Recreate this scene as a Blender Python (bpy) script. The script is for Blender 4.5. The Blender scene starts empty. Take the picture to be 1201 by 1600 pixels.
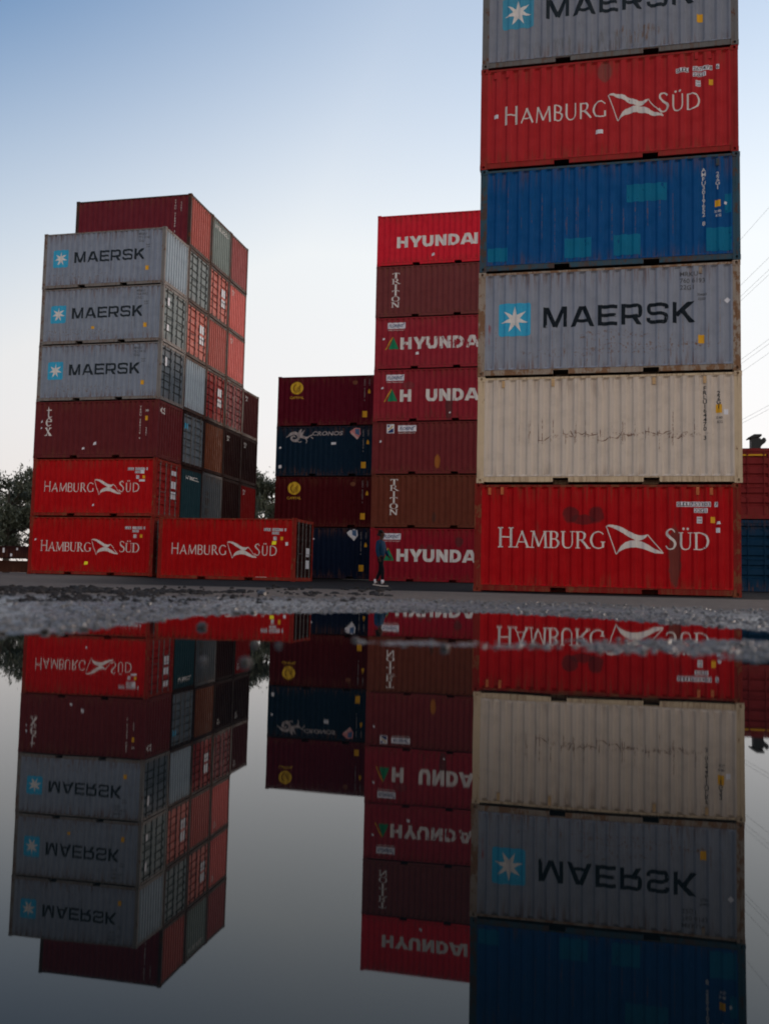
import bpy, bmesh, math, random
from math import radians as RAD, sin, cos, pi, sqrt, atan2
from mathutils import Vector, Matrix, noise as mnoise

# ------------------------------------------------------------------ camera, sky, sun, exposure
SC = bpy.context.scene
COL = SC.collection
CAM_Z = 0.0979
CAM_F, CAM_PITCH, CAM_ROLL, CAM_YAW = 1405.6, 0.0755, 0.0223, -0.2168
cd = bpy.data.cameras.new('camera')
cam = bpy.data.objects.new('camera', cd)
COL.objects.link(cam)
fw = Vector((sin(CAM_YAW) * cos(CAM_PITCH), cos(CAM_YAW) * cos(CAM_PITCH), sin(CAM_PITCH)))
r0 = Vector((cos(CAM_YAW), -sin(CAM_YAW), 0))
u0 = r0.cross(fw)
rt = cos(CAM_ROLL) * r0 + sin(CAM_ROLL) * u0
up = -sin(CAM_ROLL) * r0 + cos(CAM_ROLL) * u0
cam.matrix_world = Matrix(((rt.x, up.x, -fw.x, 0), (rt.y, up.y, -fw.y, 0), (rt.z, up.z, -fw.z, CAM_Z), (0, 0, 0, 1)))
cd.sensor_fit = 'HORIZONTAL'
cd.sensor_width = 36.0
cd.lens = CAM_F / 1201 * 36.0
cd.clip_start = 0.01
cd.clip_end = 5000
cd.dof.use_dof = True
cd.dof.focus_distance = 27.0
cd.dof.aperture_fstop = 5.0
SC.camera = cam

SKY_PALE = 2.0
SUN_EL, SUN_AZ = 5.0, 34.0            # degrees; azimuth clockwise from +Y
W = bpy.data.worlds.new('World')
SC.world = W
W.use_nodes = True
wn, wl = W.node_tree.nodes, W.node_tree.links
wn.clear()
wo = wn.new('ShaderNodeOutputWorld')
wb = wn.new('ShaderNodeBackground')
sky = wn.new('ShaderNodeTexSky')
sky.sky_type = 'NISHITA'
sky.sun_disc = False
sky.sun_elevation = RAD(SUN_EL)
sky.sun_rotation = RAD(SUN_AZ)
sky.altitude = 0
sky.air_density = 1.0
sky.dust_density = 1.0
sky.ozone_density = 2.0
wb.inputs['Strength'].default_value = 0.10
# thin high haze: the Nishita blue pales towards the horizon and towards the low sun
def wmath(op, a, b=None, clamp=False):
    m = wn.new('ShaderNodeMath'); m.operation = op; m.use_clamp = clamp
    for i, x in enumerate((a, b)):
        if x is None: continue
        if isinstance(x, (int, float)): m.inputs[i].default_value = x
        else: wl.new(x, m.inputs[i])
    return m.outputs[0]
wtc = wn.new('ShaderNodeTexCoord')
wsep = wn.new('ShaderNodeSeparateXYZ')
wl.new(wtc.outputs['Generated'], wsep.inputs[0])
wz = wmath('MAXIMUM', wsep.outputs[2], 0.0)
sunward = wmath('ADD', wmath('MULTIPLY', wsep.outputs[0], sin(RAD(SUN_AZ))), wmath('MULTIPLY', wsep.outputs[1], cos(RAD(SUN_AZ))))
wmr = wn.new('ShaderNodeMapRange'); wmr.interpolation_type = 'SMOOTHSTEP'
wmr.inputs['From Min'].default_value = 0.64; wmr.inputs['From Max'].default_value = 0.12
wl.new(wz, wmr.inputs['Value'])
wf = wmath('ADD', wmr.outputs['Result'], wmath('MINIMUM', wmath('MULTIPLY', wmath('MAXIMUM', wmath('SUBTRACT', sunward, 0.27), 0.0), 1.3), 0.40), True)
wcr = wn.new('ShaderNodeValToRGB')
wl.new(wz, wcr.inputs['Fac'])
PK = SKY_PALE
els = wcr.color_ramp.elements
els[0].position = 0.0; els[0].color = (.92 * PK, .83 * PK, .77 * PK, 1)
els[1].position = 0.34; els[1].color = (.89 * PK, .925 * PK, .945 * PK, 1)
e = els.new(0.16); e.color = (.92 * PK, .905 * PK, .90 * PK, 1)
wgain = wmath('ADD', 0.82, wmath('MULTIPLY', sunward, 0.30))
# added fill: unseen sky behind the camera brightened and warmed for the container fronts
wback_fill = wmath('MAXIMUM', wmath('ADD', wmath('MULTIPLY', wsep.outputs[1], -0.93), wmath('MULTIPLY', wsep.outputs[0], 0.36)), 0.0)
wf = wmath('ADD', wf, wmath('MULTIPLY', wback_fill, 0.55), True)
wg = wn.new('ShaderNodeVectorMath'); wg.operation = 'SCALE'
wl.new(wcr.outputs['Color'], wg.inputs[0]); wl.new(wgain, wg.inputs['Scale'])
wmx = wn.new('ShaderNodeMix'); wmx.data_type = 'RGBA'
wbt = wn.new('ShaderNodeMix'); wbt.data_type = 'RGBA'; wbt.blend_type = 'MULTIPLY'
wl.new(wmath('MULTIPLY', wback_fill, 1.3, True), wbt.inputs[0]); wl.new(wg.outputs[0], wbt.inputs[6]); wbt.inputs[7].default_value = (2.56, 2.17, 1.84, 1)
wsk = wn.new('ShaderNodeVectorMath'); wsk.operation = 'MULTIPLY'; wsk.inputs[1].default_value = (0.43, 0.59, 0.75)
wl.new(sky.outputs['Color'], wsk.inputs[0])
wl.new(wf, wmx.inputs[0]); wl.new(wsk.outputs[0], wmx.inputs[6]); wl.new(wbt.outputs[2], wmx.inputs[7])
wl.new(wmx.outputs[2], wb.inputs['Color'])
wl.new(wb.outputs['Background'], wo.inputs['Surface'])

sd = bpy.data.lights.new('sun', 'SUN')
sd.energy = 0.34
sd.angle = RAD(12)
sd.color = (1.0, 0.80, 0.66)
sun = bpy.data.objects.new('sun', sd)
COL.objects.link(sun)
sdir = Vector((sin(RAD(SUN_AZ)) * cos(RAD(SUN_EL)), cos(RAD(SUN_AZ)) * cos(RAD(SUN_EL)), sin(RAD(SUN_EL))))
sun.rotation_euler = sdir.to_track_quat('Z', 'Y').to_euler()
sun.location = (40, 20, 40)

SC.render.engine = 'CYCLES'
SC.view_settings.view_transform = 'Standard'
SC.view_settings.look = 'None'
SC.view_settings.gamma = 1
SC.view_settings.exposure = 2.3
SC.cycles.max_bounces = 6
SC.cycles.diffuse_bounces = 3
SC.cycles.glossy_bounces = 3
SC.cycles.filter_width = 1.9
SC.cycles.use_denoising = True
RNG = random.Random(7)


def pix(px, py, z=0.0):
    """where the line of sight through photo pixel (px, py) meets height z"""
    d = fw + rt * ((px - 600.5) / CAM_F) - up * ((py - 800) / CAM_F)
    t = (z - CAM_Z) / d.z
    return Vector((0, 0, CAM_Z)) + d * t


# ------------------------------------------------------------------ object helpers
def tag(o, label, cat, group=None, kind=None):
    if label: o['label'] = label
    if cat: o['category'] = cat
    if group: o['group'] = group
    if kind: o['kind'] = kind
    return o


def empty(name, loc=(0, 0, 0), rz=0.0):
    o = bpy.data.objects.new(name, None)
    COL.objects.link(o)
    o.location = loc
    o.rotation_euler = (0, 0, rz)
    o.empty_display_size = 0.3
    return o


class MB:
    def __init__(s):
        s.v, s.f = [], []

    def poly(s, pts):
        n = len(s.v)
        s.v += [tuple(p) for p in pts]
        s.f.append(tuple(range(n, n + len(pts))))

    def box(s, a, b, bev=0.0):
        x0, y0, z0 = a; x1, y1, z1 = b
        n = len(s.v)
        s.v += [(x0, y0, z0), (x1, y0, z0), (x1, y1, z0), (x0, y1, z0), (x0, y0, z1), (x1, y0, z1), (x1, y1, z1), (x0, y1, z1)]
        s.f += [tuple(n + i for i in q) for q in ((3, 2, 1, 0), (4, 5, 6, 7), (0, 1, 5, 4), (1, 2, 6, 5), (2, 3, 7, 6), (3, 0, 4, 7))]

    def tube(s, pts, rad, n=8, cap=True):
        pts = [Vector(p) for p in pts]
        rads = rad if isinstance(rad, (list, tuple)) else [rad] * len(pts)
        base = len(s.v)
        ref = None
        for i, p in enumerate(pts):
            t = (pts[min(i + 1, len(pts) - 1)] - pts[max(i - 1, 0)]).normalized()
            if ref is None:
                ref = t.orthogonal().normalized()
            ref = (ref - t * ref.dot(t)).normalized()
            b = t.cross(ref)
            for k in range(n):
                a = 2 * pi * k / n
                s.v.append(tuple(p + (ref * cos(a) + b * sin(a)) * rads[i]))
        for i in range(len(pts) - 1):
            for k in range(n):
                a = base + i * n + k; b2 = base + i * n + (k + 1) % n
                s.f.append((a, b2, b2 + n, a + n))
        if cap:
            s.f.append(tuple(base + k for k in reversed(range(n))))
            s.f.append(tuple(base + (len(pts) - 1) * n + k for k in range(n)))

    def mesh(s, name, smooth=False):
        me = bpy.data.meshes.new(name)
        me.from_pydata(s.v, [], s.f)
        me.update()
        if smooth:
            me.polygons.foreach_set('use_smooth', [True] * len(me.polygons))
        me.materials.append(None)
        return me


def put(name, me, mat, parent=None, loc=None):
    """link a mesh as one object; the mesh may be shared, the material sits on the object"""
    o = bpy.data.objects.new(name, me)
    COL.objects.link(o)
    if not me.materials:
        me.materials.append(None)
    o.material_slots[0].link = 'OBJECT'
    o.material_slots[0].material = mat
    if parent: o.parent = parent
    if loc: o.location = loc
    return o


# ------------------------------------------------------------------ materials
def new_mat(name):
    m = bpy.data.materials.new(name)
    m.use_nodes = True
    nt = m.node_tree
    b = nt.nodes['Principled BSDF']
    return m, nt, b


def N(nt, typ, **kw):
    n = nt.nodes.new(typ)
    for k, v in kw.items():
        setattr(n, k, v)
    return n


def noise_node(nt, vec, scale, detail=4, rough=0.6):
    n = N(nt, 'ShaderNodeTexNoise')
    n.inputs['Scale'].default_value = scale
    n.inputs['Detail'].default_value = detail
    n.inputs['Roughness'].default_value = rough
    nt.links.new(vec, n.inputs['Vector'])
    return n


def mapping(nt, src, loc=(0, 0, 0), scale=(1, 1, 1)):
    m = N(nt, 'ShaderNodeMapping')
    m.inputs['Location'].default_value = loc
    m.inputs['Scale'].default_value = scale
    nt.links.new(src, m.inputs['Vector'])
    return m.outputs['Vector']


def ramp(nt, fac, a, b, va=0.0, vb=1.0):
    r = N(nt, 'ShaderNodeMapRange')
    r.inputs['From Min'].default_value = a
    r.inputs['From Max'].default_value = b
    r.inputs['To Min'].default_value = va
    r.inputs['To Max'].default_value = vb
    r.interpolation_type = 'SMOOTHSTEP'
    nt.links.new(fac, r.inputs['Value'])
    return r.outputs['Result']


def math_n(nt, op, a, b=None):
    m = N(nt, 'ShaderNodeMath', operation=op)
    for i, x in enumerate((a, b)):
        if x is None: continue
        if isinstance(x, (int, float)): m.inputs[i].default_value = x
        else: nt.links.new(x, m.inputs[i])
    return m.outputs[0]


def mix(nt, fac, a, b, mode='MIX'):
    m = N(nt, 'ShaderNodeMix', data_type='RGBA', blend_type=mode)
    if isinstance(fac, (int, float)): m.inputs[0].default_value = fac
    else: nt.links.new(fac, m.inputs[0])
    for i, x in ((6, a), (7, b)):
        if isinstance(x, tuple): m.inputs[i].default_value = x if len(x) == 4 else (*x, 1)
        else: nt.links.new(x, m.inputs[i])
    return m.outputs[2]


RUST = (0.11, 0.045, 0.022)


def paint(name, col, rust=0.1, dirt=0.25, fade=0.12, seed=0, rough=0.62, stains=(), rustcol=RUST, runs=0.55):
    """weathered container paint: faded patches, run-off streaks, chips of rust; stains = extra marks (x, z, rx, rz, strength, colour, kind)"""
    m, nt, b = new_mat(name)
    tc = N(nt, 'ShaderNodeTexCoord').outputs['Object']
    off = (seed * 3.7 % 50, seed * 1.9 % 40, seed * 5.3 % 60)
    v1 = mapping(nt, tc, off)
    big = noise_node(nt, v1, 0.55, 3)
    c = mix(nt, ramp(nt, big.outputs['Fac'], 0.35, 0.7, 0, fade), (*col, 1), tuple(min(1, x * 0.85 + 0.10 * max(col)) for x in col))
    mid = noise_node(nt, v1, 3.2, 5)
    c = mix(nt, ramp(nt, mid.outputs['Fac'], 0.42, 0.72, 0, 0.28), c, tuple(x * 0.62 for x in col))
    # run-off streaks
    vs = mapping(nt, tc, off, (7.0, 7.0, 0.35))
    st = noise_node(nt, vs, 1.4, 4, 0.65)
    c = mix(nt, ramp(nt, st.outputs['Fac'], 0.52, 0.78, 0, dirt), c, tuple(x * 0.35 + 0.003 for x in col))
    # pale scuffs
    vf = mapping(nt, tc, off, (1.2, 1.2, 5.0))
    sc = noise_node(nt, vf, 2.2, 6, 0.7)
    c = mix(nt, ramp(nt, sc.outputs['Fac'], 0.66, 0.74, 0, 0.22), c, tuple(x * 0.7 + 0.13 * max(col) for x in col))
    # rust
    vr = mapping(nt, tc, (off[1], off[2], off[0]), (1.6, 1.6, 0.9))
    r1 = noise_node(nt, vr, 2.6, 8, 0.72)
    th = 0.75 - 0.31 * rust
    rf = ramp(nt, r1.outputs['Fac'], th, th + 0.045, 0, 0.85)
    fine = noise_node(nt, v1, 22, 3)
    rc = mix(nt, fine.outputs['Fac'], tuple(x * 0.55 for x in rustcol), tuple(x * 1.5 for x in rustcol))
    c = mix(nt, rf, c, rc)
    if runs:
        sp = N(nt, 'ShaderNodeSeparateXYZ'); nt.links.new(tc, sp.inputs[0])
        vv = mapping(nt, tc, (off[2], off[0], off[1]), (8.5, 8.5, 0.45))
        rn = noise_node(nt, vv, 1.7, 6, 0.72)
        wob2 = noise_node(nt, mapping(nt, tc, off, (2.5, 2.5, .2)), 1.3, 3)
        top = ramp(nt, math_n(nt, 'ADD', sp.outputs[2], math_n(nt, 'MULTIPLY', wob2.outputs['Fac'], .8)), 2.35, 2.95)
        bot = ramp(nt, math_n(nt, 'SUBTRACT', sp.outputs[2], math_n(nt, 'MULTIPLY', wob2.outputs['Fac'], .8)), .12, -.28)
        band = math_n(nt, 'MAXIMUM', top, bot)
        f = math_n(nt, 'MULTIPLY', math_n(nt, 'MULTIPLY', band, ramp(nt, rn.outputs['Fac'], .47, .60)), runs)
        c = mix(nt, f, c, tuple(x * .9 + y * .15 for x, y in zip(rustcol, col)))
    if stains:
        sep = N(nt, 'ShaderNodeSeparateXYZ')
        wob = noise_node(nt, tc, 3.5, 5, 0.65)
        nt.links.new(tc, sep.inputs[0])
        for (sx, sz, rx, rz, k, scol, kind) in stains:
            dx = math_n(nt, 'DIVIDE', math_n(nt, 'SUBTRACT', sep.outputs[0], sx), rx)
            dz = math_n(nt, 'DIVIDE', math_n(nt, 'SUBTRACT', sep.outputs[2], sz), rz)
            d = math_n(nt, 'SQRT', math_n(nt, 'ADD', math_n(nt, 'MULTIPLY', dx, dx), math_n(nt, 'MULTIPLY', dz, dz)))
            d = math_n(nt, 'ADD', d, math_n(nt, 'MULTIPLY', math_n(nt, 'SUBTRACT', wob.outputs['Fac'], 0.5), 0.9))
            f = ramp(nt, d, 1.12, 0.78, 0, k)
            if kind == 'ribs':        # scuffs on the crests of the corrugation, each of its own length
                ph = math_n(nt, 'ADD', math_n(nt, 'DIVIDE', math_n(nt, 'ADD', sep.outputs[0], PANX), PITCH), .5)
                wnz = N(nt, 'ShaderNodeTexWhiteNoise', noise_dimensions='1D')
                nt.links.new(math_n(nt, 'ADD', math_n(nt, 'FLOOR', ph), sx * 13.7), wnz.inputs['W'])
                rgb = N(nt, 'ShaderNodeSeparateColor'); nt.links.new(wnz.outputs['Color'], rgb.inputs[0])
                fr = math_n(nt, 'SUBTRACT', math_n(nt, 'FRACT', ph), .5)
                bend = noise_node(nt, mapping(nt, tc, (sx, 0, 0), (1, 1, 3)), 2.5, 5, .7)
                cen = math_n(nt, 'ADD', math_n(nt, 'MULTIPLY', math_n(nt, 'SUBTRACT', rgb.outputs[2], .5), .22), math_n(nt, 'MULTIPLY', math_n(nt, 'SUBTRACT', bend.outputs['Fac'], .5), .12))
                fu = ramp(nt, math_n(nt, 'ABSOLUTE', math_n(nt, 'SUBTRACT', fr, cen)), .055, .02)
                zz = math_n(nt, 'SUBTRACT', sep.outputs[2], math_n(nt, 'ADD', sz, math_n(nt, 'MULTIPLY', math_n(nt, 'SUBTRACT', rgb.outputs[0], .5), rz * .8)))
                ln = math_n(nt, 'MULTIPLY', math_n(nt, 'POWER', rgb.outputs[1], 1.6), rz)
                fz = ramp(nt, math_n(nt, 'SUBTRACT', math_n(nt, 'ABSOLUTE', zz), ln), .03, -.05)
                brk = noise_node(nt, tc, 17, 5, .75)
                f = math_n(nt, 'MULTIPLY', math_n(nt, 'MULTIPLY', fu, fz), ramp(nt, brk.outputs['Fac'], .42, .56, 0, k))
                f = math_n(nt, 'MULTIPLY', f, ramp(nt, math_n(nt, 'ABSOLUTE', dx), 1.0, .9))
            elif kind == 'scrape':      # broken marks inside the band only
                vq = mapping(nt, tc, (sx, 1, sz), (4.0, 4.0, 4.6))
                q = noise_node(nt, vq, 2.6, 7, 0.78)
                f = math_n(nt, 'MULTIPLY', f, ramp(nt, q.outputs['Fac'], 0.545, 0.60))
            elif kind == 'thin':
                vq = mapping(nt, tc, (sx * 2, 1, sz), (11, 11, .75))
                q = noise_node(nt, vq, 1.5, 7, 0.8)
                f = math_n(nt, 'MULTIPLY', f, ramp(nt, q.outputs['Fac'], 0.555, 0.625))
            elif kind == 'streak':
                vq = mapping(nt, tc, (sx, 1, sz), (9, 9, 0.9))
                q = noise_node(nt, vq, 1.6, 5, 0.7)
                f = math_n(nt, 'MULTIPLY', f, ramp(nt, q.outputs['Fac'], 0.5, 0.62))
            c = mix(nt, f, c, scol)
    nt.links.new(c, b.inputs['Base Color'])
    rr = math_n(nt, 'ADD', ramp(nt, mid.outputs['Fac'], 0.3, 0.7, rough - 0.08, rough + 0.12), math_n(nt, 'MULTIPLY', rf, 0.3))
    nt.links.new(rr, b.inputs['Roughness'])
    b.inputs['Specular IOR Level'].default_value = 0.10
    dn = noise_node(nt, v1, 1.7, 2)
    bp = N(nt, 'ShaderNodeBump')
    bp.inputs['Strength'].default_value = 0.35
    bp.inputs['Distance'].default_value = 0.035
    nt.links.new(dn.outputs['Fac'], bp.inputs['Height'])
    nt.links.new(bp.outputs['Normal'], b.inputs['Normal'])
    return m


def plain(name, col, rough=0.55, wear=0.3, scale=6.0, wearcol=None, metal=0.0):
    """simple worn surface: lettering, labels, steel"""
    m, nt, b = new_mat(name)
    tc = N(nt, 'ShaderNodeTexCoord').outputs['Object']
    n = noise_node(nt, tc, scale, 6, 0.7)
    wc = wearcol or tuple(x * 0.6 for x in col)
    c = mix(nt, ramp(nt, n.outputs['Fac'], 0.48, 0.7, 0, wear), (*col, 1), wc)
    nt.links.new(c, b.inputs['Base Color'])
    b.inputs['Roughness'].default_value = rough
    b.inputs['Metallic'].default_value = metal
    b.inputs['Specular IOR Level'].default_value = 0.12
    return m


def flaking(name, col, amount=0.35, scale=4.0, seed=0):
    """painted letters that have partly flaked away"""
    m, nt, b = new_mat(name)
    tc = N(nt, 'ShaderNodeTexCoord').outputs['Object']
    v = mapping(nt, tc, (seed * 2.3, seed, 0), (1.5, 1.5, 0.8))
    n = noise_node(nt, v, scale, 7, 0.72)
    f = ramp(nt, n.outputs['Fac'], 0.66 - 0.3 * amount, 0.70 - 0.3 * amount)
    n2 = noise_node(nt, tc, 2.0, 3)
    c = mix(nt, ramp(nt, n2.outputs['Fac'], 0.35, 0.7, 0, 0.35), (*col, 1), tuple(x * 0.7 for x in col))
    nt.links.new(c, b.inputs['Base Color'])
    b.inputs['Roughness'].default_value = 0.6
    b.inputs['Specular IOR Level'].default_value = 0.1
    tr = N(nt, 'ShaderNodeBsdfTransparent')
    ms = N(nt, 'ShaderNodeMixShader')
    nt.links.new(f, ms.inputs[0])
    nt.links.new(b.outputs[0], ms.inputs[1])
    nt.links.new(tr.outputs[0], ms.inputs[2])
    nt.links.new(ms.outputs[0], nt.nodes['Material Output'].inputs['Surface'])
    return m


WHITE = plain('white_paint', (0.62, 0.61, 0.60), wear=0.35)
DULLWHITE = plain('dull_white_paint', (0.30, 0.28, 0.29), wear=0.45)  # duller white for the markings of the four-high stack
WHITE_FLAKE = flaking('flaking_white_paint', (0.60, 0.58, 0.57), 0.42, 2.6, 3)
WHITE_WORN = flaking('worn_white_paint', (0.62, 0.60, 0.58), 0.12, 5.0, 5)
INK = plain('dark_blue_paint', (0.008, 0.016, 0.024), wear=0.25, wearcol=(0.035, 0.04, 0.045))
INK_WORN = flaking('worn_dark_blue_paint', (0.005, 0.011, 0.018), 0.16, 5.0, 2)
BLACK = plain('black_paint', (0.02, 0.02, 0.022), wear=0.3)
GREYINK = plain('grey_lettering', (0.07, 0.075, 0.085), wear=0.4)
SKYBLUE = plain('light_blue_paint', (0.035, 0.34, 0.56), wear=0.2)
SKYBLUE_OLD = plain('weathered_blue_paint', (0.05, 0.26, 0.40), wear=0.35)
YELLOW = plain('yellow_label', (0.62, 0.33, 0.02), wear=0.4)
YELLOWBRIGHT = plain('bright_yellow_tag', (0.85, 0.80, 0.03), wear=0.1)
PALE = plain('pale_sticker', (0.62, 0.64, 0.70), wear=0.25)
NAVYINK = plain('navy_ink', (0.012, 0.035, 0.14), wear=0.1)
GREEN = plain('green_paint', (0.008, 0.19, 0.085), wear=0.25)
GOLD = plain('gold_paint', (0.52, 0.34, 0.025), wear=0.3)
PINK = plain('pink_sticker', (0.55, 0.22, 0.22), wear=0.4)
MIDBLUE = plain('blue_sticker', (0.06, 0.13, 0.26), wear=0.3)
STEEL = plain('galvanised_bar', (0.13, 0.125, 0.125), rough=0.5, wear=0.5, wearcol=(0.06, 0.045, 0.035), metal=0.2)
DARKSTEEL = plain('dark_steel', (0.035, 0.04, 0.042), rough=0.55, wear=0.4)
UNDER = plain('underside_dark', (0.03, 0.026, 0.024), rough=0.9, wear=0.4)

# ------------------------------------------------------------------ shipping container meshes
CL, CW, CH = 6.058, 2.438, 2.591
HX, HY = CL / 2, CW / 2
LIFT = CH + 0.012
PANX = 2.864
YOUT = 1.203            # outer crest of the side corrugation
DEPTH = 0.040
NPER = 21
PITCH = 2 * PANX / NPER


def corr_breaks(a, b, pitch, outer=0.090, slope=0.050):
    """(position, depth) polyline of a trapezoid corrugation between a and b"""
    pts = [(a, 0.0)]
    k = 0
    while True:
        x0 = a + k * pitch
        if x0 >= b - 1e-6: break
        inner = pitch - outer - 2 * slope
        for dx, d in ((outer / 2, 0), (outer / 2 + slope, DEPTH), (outer / 2 + slope + inner, DEPTH), (outer / 2 + 2 * slope + inner, 0)):
            if x0 + dx < b - 1e-6: pts.append((x0 + dx, d))
        k += 1
    pts.append((b, 0.0))
    return pts


SIDE_PROF = corr_breaks(-PANX, PANX, PITCH)
END_W = 1.108
END_PROF = [(x, d * 1.3) for x, d in corr_breaks(-END_W, END_W, 2 * END_W / 9, 0.088, 0.036)]


def prof_at(prof, x):
    for i in range(len(prof) - 1):
        if prof[i][0] <= x <= prof[i + 1][0] + 1e-9:
            t = (x - prof[i][0]) / max(1e-9, prof[i + 1][0] - prof[i][0])
            return prof[i][1] * (1 - t) + prof[i + 1][1] * t
    return 0.0


def clip_half(poly, axis, lim, keep_less):
    out = []
    n = len(poly)
    for i in range(n):
        a, b = poly[i], poly[(i + 1) % n]
        ia = (a[axis] <= lim) if keep_less else (a[axis] >= lim)
        ib = (b[axis] <= lim) if keep_less else (b[axis] >= lim)
        if ia: out.append(a)
        if ia != ib:
            t = (lim - a[axis]) / (b[axis] - a[axis])
            out.append((a[0] + (b[0] - a[0]) * t, a[1] + (b[1] - a[1]) * t))
    return out


def clip_box(poly, x0, x1, y0, y1):
    for ax, lim, less in ((0, x1, True), (0, x0, False), (1, y1, True), (1, y0, False)):
        if len(poly) < 3: return []
        poly = clip_half(poly, ax, lim, less)
    return poly if len(poly) >= 3 else []


def lay(polys, where='front', lift=0.003, step=0.00015):
    """paint flat convex polygons (u, z) onto the corrugated front (u = x) or right end (u = -y seen from outside)"""
    mb = MB()
    prof = SIDE_PROF if where == 'front' else END_PROF
    for k, p in enumerate(polys):
        l = lift + step * (k % 12)
        us = [q[0] for q in p]
        lo, hi = min(us), max(us)
        for i in range(len(prof) - 1):
            a, da = prof[i]; b, db = prof[i + 1]
            if b <= lo or a >= hi or b - a < 1e-6: continue
            c = clip_half(clip_half(p, 0, b, True), 0, a, False) if (lo < a or hi > b) else p
            if len(c) < 3: continue
            pts = []
            for (u, z) in c:
                d = da + (db - da) * (u - a) / (b - a)
                if where == 'front': pts.append((u, -(YOUT - d) - l, z))
                else: pts.append((3.012 - d + l, u, z))
            mb.poly(pts)
    return mb


M = {}


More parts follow.
